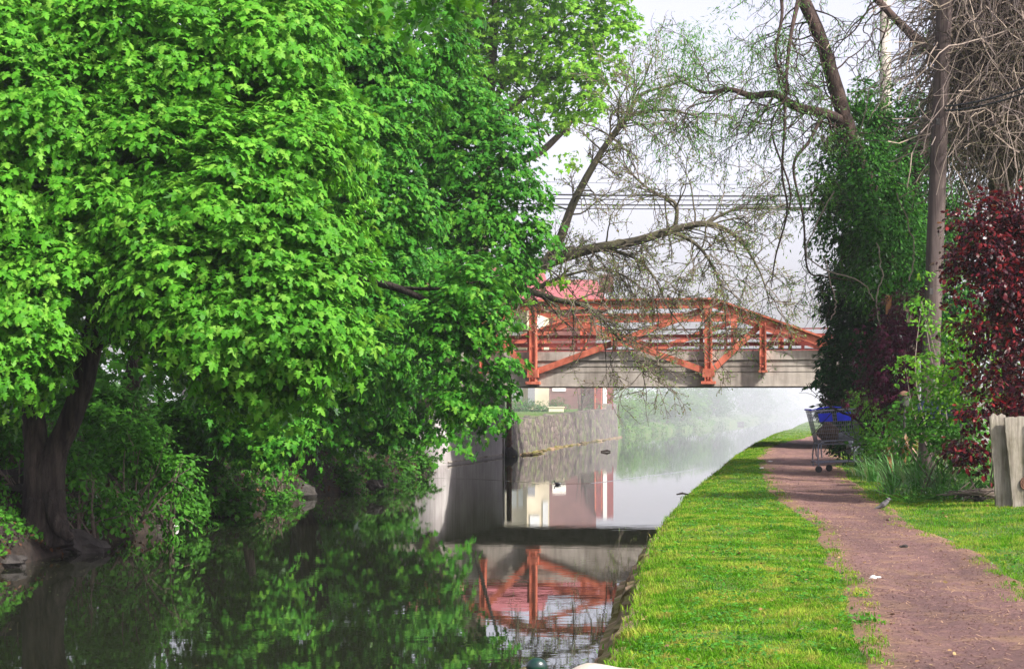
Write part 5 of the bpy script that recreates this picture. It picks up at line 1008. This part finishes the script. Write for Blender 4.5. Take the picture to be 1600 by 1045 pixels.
# ------------------------------------------------------------------ fence
fy = 19.0; fe = empty('wooden_fence', G(1570, 800, ZB), 'weathered grey wooden fence end at the right picture edge', 'fence')
def board(px0, px1, ytop, ybot, Y, th, name, jag=False, lean=0, m_='board'):
    z0, z1 = zpix(ybot, Y), zpix(ytop, Y); x0, x1 = px_x(px0, Y), px_x(px1, Y); nz = 22; nx = 9; r_ = np.random.default_rng(int(px0))
    xs = np.linspace(x0, x1, nx); zs = np.linspace(0, 1, nz); fr = []
    tops = z1 + r_.normal(0, .006, nx) + (np.abs(np.sin(np.arange(nx) * 2.4)) * .05 if jag else 0)
    for sgn in (0, 1):
        for k in zs:
            for i, xx in enumerate(xs):
                edge = 1 if i in (0, nx - 1) else 0
                fr.append((xx + lean * k + (r_.normal(0, .0022) if edge else 0), Y + sgn * th + (.004 if edge and not sgn else 0) + r_.normal(0, .0012) + .006 * math.sin(k * 3 + px0), z0 + (tops[i] - z0) * k))
    n1 = nz * nx; i = (np.arange(nz - 1)[:, None] * nx + np.arange(nx - 1)[None]).ravel(); f = [np.stack([i, i + 1, i + nx + 1, i + nx], -1), np.stack([i, i + nx, i + nx + 1, i + 1], -1) + n1]
    r = np.arange(nz - 1) * nx; f.append(np.stack([r, r + nx, r + nx + n1, r + n1], -1)); r = r + nx - 1; f.append(np.stack([r, r + n1, r + nx + n1, r + nx], -1)); c = (nz - 1) * nx + np.arange(nx - 1); f.append(np.stack([c, c + 1, c + 1 + n1, c + n1], -1))
    mb = MB().add(fr, *f); return mb.build(name, m_, fe)
board(1555, 1580, 652, 795, 19.06, .035, 'board', True, -.065)
b2 = board(1582, 1617, 651, 806, 18.95, .04, 'board', False, -.085); board(1618.5, 1660, 648, 812, 18.85, .04, 'board'); board(1662, 1702, 650, 820, 18.7, .04, 'board')
mb = MB(); c = P(1563, 720, 19.2); mb.box((c[0], 19.19, (ZB + zpix(652, 19.2)) / 2), (.11, .10, zpix(652, 19.2) - ZB)); mb.build('fence_post', 'board', fe)
mb = MB(); mb.box((px_x(1640, 19.1), 19.12, .95), (.8, .04, .09)); mb.build('rail', 'board', fe)
mb = MB(); c = P(1600, 755, 18.93); a = np.linspace(0, 2 * math.pi, 25); mb.tube(np.stack([c[0] + .035 * np.cos(a), np.full(25, 18.93), c[2] + .055 * np.sin(a)], 1), .008, 8); mb.blob(c, (.028, .008, .045), rng, .02); mb.build('ring', 'rust', fe)

# ------------------------------------------------------------------ shopping cart
Yc = 29.3; cx0, cx1 = px_x(1268, Yc), px_x(1338, Yc); gz = ZB + .02
ce = empty('shopping_cart', ((cx0 + cx1) / 2, Yc, gz), 'abandoned wire shopping cart with blue panels beside the path', 'shopping cart')
SCL = Yc / F
def cz(py): return zpix(py, Yc)
ztp, zlow = cz(643), cz(693)
xtl, xtr = px_x(1263, Yc), px_x(1337, Yc); xbl, xbr = px_x(1275, Yc), px_x(1337, Yc)
YN, YF_ = Yc - .26, Yc + .26
def q4(u, vv, yy):   # u along 0..1, vv height 0..1
    z = zlow + (ztp - zlow) * vv + .05 * u * 1.0 * vv; x = (xbl + (xbr - xbl) * u) * (1 - vv) + (xtl + (xtr - xtl) * u) * vv; sp = .8 + .2 * vv
    return V3(x, Yc + (yy - Yc) * sp, z)
mb = MB()
for yy in (YN, YF_):
    for vv in np.linspace(0, 1, 10): mb.tube([q4(0, vv, yy), q4(1, vv, yy)], .003, 5)
    for u in np.linspace(0, 1, 24): mb.tube([q4(u, 0, yy), q4(u, 1, yy)], .0026, 5)
for u in (0, 1):
    for vv in np.linspace(0, 1, 10): mb.tube([q4(u, vv, YN), q4(u, vv, YF_)], .003, 5)
    for k in np.linspace(0, 1, 14): yy = YN + (YF_ - YN) * k; mb.tube([q4(u, 0, yy), q4(u, 1, yy)], .0026, 5)
for u in np.linspace(0, 1, 16): mb.tube([q4(u, 0, YN), q4(u, 0, YF_)], .003, 5)
mb.build('basket', 'steel', ce)
mb = MB(); r_ = .009
loop = [q4(0, 1, YN), q4(1, 1, YN), q4(1, 1, YF_), q4(0, 1, YF_), q4(0, 1, YN)]
for a, b in zip(loop[:-1], loop[1:]): mb.tube([a, b], r_, 8)
loop = [q4(0, 0, YN), q4(1, 0, YN), q4(1, 0, YF_), q4(0, 0, YF_), q4(0, 0, YN)]
for a, b in zip(loop[:-1], loop[1:]): mb.tube([a, b], r_ * 1.1, 8)
zf = cz(722)
for yy in (YN, YF_):
    a = q4(0, 0, yy); b = q4(1, 0, yy)
    mb.tube(spline([V3(px_x(1274, Yc), yy, cz(728)), V3(px_x(1273, Yc), yy, cz(712)), a, V3(a[0], a[1], a[2])][:3], 4), .012, 8)
    mb.tube([V3(px_x(1338, Yc), yy, zf), V3(px_x(1338, Yc), yy, cz(680))], .012, 8)
    mb.tube([V3(px_x(1270, Yc), yy, zf), V3(px_x(1346, Yc), yy, cz(719))], .012, 8)
    mb.tube(spline([V3(px_x(1279, Yc), yy, cz(714)), V3(px_x(1278, Yc), yy, cz(694)), V3(px_x(1284, Yc), yy, cz(689)), V3(px_x(1300, Yc), yy, cz(688)), V3(px_x(1337, Yc), yy, cz(685))], 5), .011, 8)
for px in (1272, 1290, 1308, 1326, 1342): mb.tube([V3(px_x(px, Yc), YN, zf + .02), V3(px_x(px, Yc), YF_, zf + .02)], .006, 6)
for k in np.linspace(YN, YF_, 9)[1:-1]: mb.tube([V3(px_x(1272, Yc), k, zf + .02), V3(px_x(1342, Yc), k, zf + .02)], .004, 5)
mb.build('frame', 'steel', ce)
mb = MB(); mb.tube([V3(xtl - .01, YN - .02, ztp + .03), V3(xtl - .01, YF_ + .02, ztp + .03)], .016, 10); mb.tube(spline([q4(.12, 1, YF_) + UP * .02, q4(.5, 1, YF_) + UP * .05, q4(.75, 1, YF_) + UP * .03], 5), .009, 8); mb.build('handle', 'blue', ce)
for (u0, u1) in ((.13, .42), (.52, .82)):
    mb = MB(); a0 = q4(u0, .50 + .18, YN) - V3(0, .012, 0); a1 = q4(u1, .50 + .18, YN) - V3(0, .012, 0); b0 = q4(u0, .93, YN) - V3(0, .012, 0); b1 = q4(u1, .93, YN) - V3(0, .012, 0)
    o_ = V3(0, .008, 0); mb.add([a0, a1, b1, b0, a0 + o_, a1 + o_, b1 + o_, b0 + o_], [[0, 1, 2, 3], [7, 6, 5, 4], [0, 4, 5, 1], [1, 5, 6, 2], [2, 6, 7, 3], [3, 7, 4, 0]]); pn = mb.build('panel', 'blue', ce)
    mb = MB(); 
    for rrow in (0, 1):
        for k in range(4 if rrow == 0 else 6):
            u = .22 + (.15 if rrow == 0 else .10) * k; tt = .68 - rrow * .32; c = a0 + (a1 - a0) * u + (b0 - a0) * tt - V3(0, .003, 0); mb.box(c, (.012 if rrow else .02, .002, .014 if rrow else .028), None)
    mb.build('faded_lettering', 'bluetxt', pn)
def wheel(x, y, r):
    mb = MB(); mb.lathe((x, y - .012, gz + r), [(r * .72, 0), (r, .004), (r, .02), (r * .72, .024)], 22, (0, 1, 0)); wh = mb.build('wheel', 'rubber', ce, True)
    mb = MB(); mb.lathe((x, y - .016, gz + r), [(r * .3, 0), (r * .68, .003), (r * .68, .03), (r * .3, .033)], 16, (0, 1, 0)); mb.build('rim', 'steel', wh)
    mb = MB(); mb.box((x, y - .02, gz + r * 1.2), (.022, .005, r * 1.6)); mb.box((x, y + .02, gz + r * 1.2), (.022, .005, r * 1.6)); mb.tube([(x, y, gz + r * 2), (x, y, zf + .01)], .010, 8); mb.build('fork', 'darkmetal', wh)
for x, y in ((px_x(1274, Yc), YN), (px_x(1299, Yc), YF_), (px_x(1340, Yc), YN), (px_x(1350, Yc), YF_)): wheel(x, y, .055)
mb = MB(); mb.blob(q4(.33, .30, Yc) , (.17, .14, .15), rng, .09, 4); tag(mb.build('paper_bag', 'bag'), 'brown crumpled bag inside the shopping cart', 'bag')
mb = MB(); mb.blob(q4(.68, .20, Yc), (.15, .13, .10), rng, .10, 4); tag(mb.build('plastic_bag', 'greybag'), 'grey plastic bag at the bottom of the shopping cart', 'bag')
mb = MB(); mb.blob(P(1336, 700, 29.9), (.14, .1, .12), rng, .10, 4); tag(mb.build('rubbish_bag', 'greybag'), 'grey rubbish bag on the ground behind the cart wheels', 'bag')

# ------------------------------------------------------------------ birds
MT['drake_green'] = surf('drake_head', [(.3, (.003, .008, .02)), (.7, (.004, .045, .018))], 30, .3, bs=.2, bd=.002, spec=.6)
MT['drake_body'] = surf('drake_body', [(.3, (.30, .26, .22)), (.7, (.50, .44, .36))], 30, .7, bs=.3, bd=.004)
MT['bill'] = surf('yellow_bill', [(.3, (.05, .045, .02)), (.7, (.09, .08, .03))], 30, .5, bs=0)
MT['orange'] = surf('orange_leg', [(.3, (.5, .14, .02)), (.7, (.6, .2, .03))], 30, .6, bs=0)
MT['birdgrey'] = surf('bird_grey', [(.3, (.04, .04, .045)), (.7, (.16, .15, .15))], 40, .8, bs=.3, bd=.004)
Yd = 5.75
hc = P(839, 1041, Yd); e = empty('mallard', (hc[0] + .14, Yd, ZB - .06), 'green headed mallard drake cut by the bottom edge of the picture', 'duck')
body = hc + V3(.150, 0, -.050)
mb = MB(); pts = spline([hc + V3(.0, 0, -.01), hc + V3(.02, 0, -.05), hc + V3(.04, 0, -.09), body + V3(-.05, 0, -.03), body + V3(.02, 0, -.012), body + V3(.10, 0, -.01), body + V3(.17, 0, .01), body + V3(.21, 0, .025)], 5)
rr = np.interp(np.linspace(0, 1, len(pts)), [0, .14, .28, .43, .57, .72, .87, 1], [.022, .024, .032, .062, .075, .062, .034, .008]); mb.tube(pts, rr, 20, 0); mb.build('body', 'drake_body', e, True)
mb = MB(); mb.blob(hc + V3(0, 0, 0), (.034, .028, .029), rng, .0, 4); mb.tube([hc + V3(.0, 0, -.01), hc + V3(.018, 0, -.05)], [.024, .0255], 16); mb.build('head', 'drake_green', e, True)
mb = MB(); mb.tube([hc + V3(-.028, 0, -.008), hc + V3(-.05, 0, -.014), hc + V3(-.075, 0, -.018)], [.012, .010, .006], 10); mb.build('bill', 'bill', e, True)
mb = MB(); mb.blob(body + V3(.06, -.045, -.005), (.09, .03, .04), rng, .02, 3); mb.build('wing', 'birdgrey', e, True)
for s in (-.03, .03):
    z0 = ZB - .06; mb = MB(); mb.tube([body + V3(.02, s, -.06), V3(body[0] + .02, Yd + s, z0 + .01)], .006, 6); mb.add([(body[0] + .03, Yd + s, z0 + .006), (body[0] - .03, Yd + s - .02, z0 + .003), (body[0] - .035, Yd + s, z0 + .004), (body[0] - .03, Yd + s + .02, z0 + .003)], [[0, 1, 2, 3]]); mb.build('leg', 'orange', e)
q = G(871, 757, 0); e = empty('swimming_duck', q, 'tiny dark duck with white breast swimming ahead of its wake', 'duck')
mb = MB(); pts = spline([q + V3(-.05, .0, .035), q + V3(-.02, .01, .022), q + V3(.03, .025, .02), q + V3(.07, .04, .03)], 5); mb.tube(pts, np.interp(np.linspace(0, 1, len(pts)), [0, .3, .6, 1], [.01, .028, .028, .005]), 12); mb.build('body', 'birdgrey', e, True)
mb = MB(); mb.tube([q + V3(-.05, 0, .03), q + V3(-.058, 0, .06)], [.01, .008], 10); mb.blob(q + V3(-.06, 0, .068), (.014, .011, .012), rng, 0, 3); mb.build('head', 'darkmetal', e, True)
mb = MB(); mb.blob(q + V3(.045, .0, .025), (.025, .022, .016), rng, 0, 3); mb.build('flank', 'white', e, True)
# wake: low ridges on the water
for k, rows in enumerate(([(871, 756), (820, 753), (760, 749), (700, 747), (672, 746)], [(871, 756), (930, 754), (1000, 745), (1060, 737), (1100, 730)])):
    q = spline([G(a, b, .002) for a, b in rows], 12); mb = MB(); nn = len(q); w_ = .10; v = np.concatenate([q + V3(0, -w_, -.004), q + V3(0, 0, .005), q + V3(0, w_, -.004)]); i = np.arange(nn - 1)
    mb.add(v, np.stack([i, i + 1, i + nn + 1, i + nn], -1), np.stack([i + nn, i + nn + 1, i + 2 * nn + 1, i + 2 * nn], -1)); kind(mb.build('water_wake', 'water', smooth=True), 'structure')
q = G(1380, 797, .46); e = empty('songbird', q, 'small grey bird standing at the right edge of the path', 'bird')
mb = MB(); pts = spline([q + V3(.055, 0, .115), q + V3(.035, 0, .09), q + V3(0, 0, .06), q + V3(-.045, 0, .035), q + V3(-.10, 0, .012)], 5); mb.tube(pts, np.interp(np.linspace(0, 1, len(pts)), [0, .25, .5, .75, 1], [.016, .026, .033, .016, .006]), 12); mb.build('body', 'birdgrey', e, True)
mb = MB(); mb.blob(q + V3(.058, 0, .118), (.023, .02, .02), rng, 0, 3); mb.build('head', 'birdgrey', e, True)
mb = MB(); mb.tube([q + V3(.078, 0, .118), q + V3(.098, 0, .113)], [.005, .001], 6); mb.build('beak', 'darkmetal', e)
for s in (-.01, .01):
    mb = MB(); mb.tube([q + V3(.005, s, .04), q + V3(.01, s, .0)], .0025, 5); mb.build('leg', 'darkmetal', e)
for px, py, r, m_, lab in ((1365, 907, .020, 'paper', 'white scrap of litter in the middle of the near path'), (1203, 722, .03, 'paper', 'pale scrap on the shaded path near the cart'), (1190, 733, .025, 'paper', 'pale stick-like scrap at the left path edge'), (1387, 815, .012, 'bag', 'tan leaf on the right side of the path'), (1412, 858, .022, 'rock', 'dark clod on the path centre')):
    q = G(px, py, ZB); mb = MB(); mb.blob((0, 0, .022), (r * 1.5, r, .012), rng, .12); o = mb.build('path_litter', m_); o.location = tuple(q); tag(o, lab, 'litter', 'scraps on the path')
q = G(1066, 776, ZB); mb = MB(); mb.tube([q + V3(-.07, 0, .03), q + V3(0, .01, .045), q + V3(.08, .02, .03)], [.008, .014, .006], 8, .15, rng); tag(mb.build('edge_branch', 'bark'), 'dark bit of branch lying on the mossy wall edge', 'branch')

# ------------------------------------------------------------------ haze
m, n = mat('mist'); pv_ = n.nodes.new('ShaderNodeVolumePrincipled'); pv_.inputs['Color'].default_value = (.92, .94, 1, 1); pv_.inputs['Density'].default_value = .0005; pv_.inputs['Anisotropy'].default_value = .2
o = n.nodes.new('ShaderNodeOutputMaterial'); n.links.new(pv_.outputs[0], o.inputs['Volume']); MT['mist'] = m
mb = MB(); mb.box((0, 680, 8), (2500, 1500, 20.5)); hz = kind(mb.build('haze', 'mist'), 'stuff')

# morning mist lying over the canal beyond the bridge
m, n = mat('canal_mist'); pv_ = n.nodes.new('ShaderNodeVolumePrincipled'); pv_.inputs['Color'].default_value = (.92, .94, 1, 1); pv_.inputs['Density'].default_value = .0165; pv_.inputs['Anisotropy'].default_value = .2
o = n.nodes.new('ShaderNodeOutputMaterial'); n.links.new(pv_.outputs[0], o.inputs['Volume']); MT['canal_mist'] = m
mb = MB(); mb.add([(-30, 62, -.8), (60, 58, -.8), (160, 420, -.8), (-60, 420, -.8), (-30, 66, 3.4), (60, 62, 3.4), (150, 410, 7.5), (-55, 410, 7.5)], [[3, 2, 1, 0], [4, 5, 6, 7], [0, 1, 5, 4], [1, 2, 6, 5], [2, 3, 7, 6], [3, 0, 4, 7]])
kind(mb.build('mist', 'canal_mist'), 'stuff')
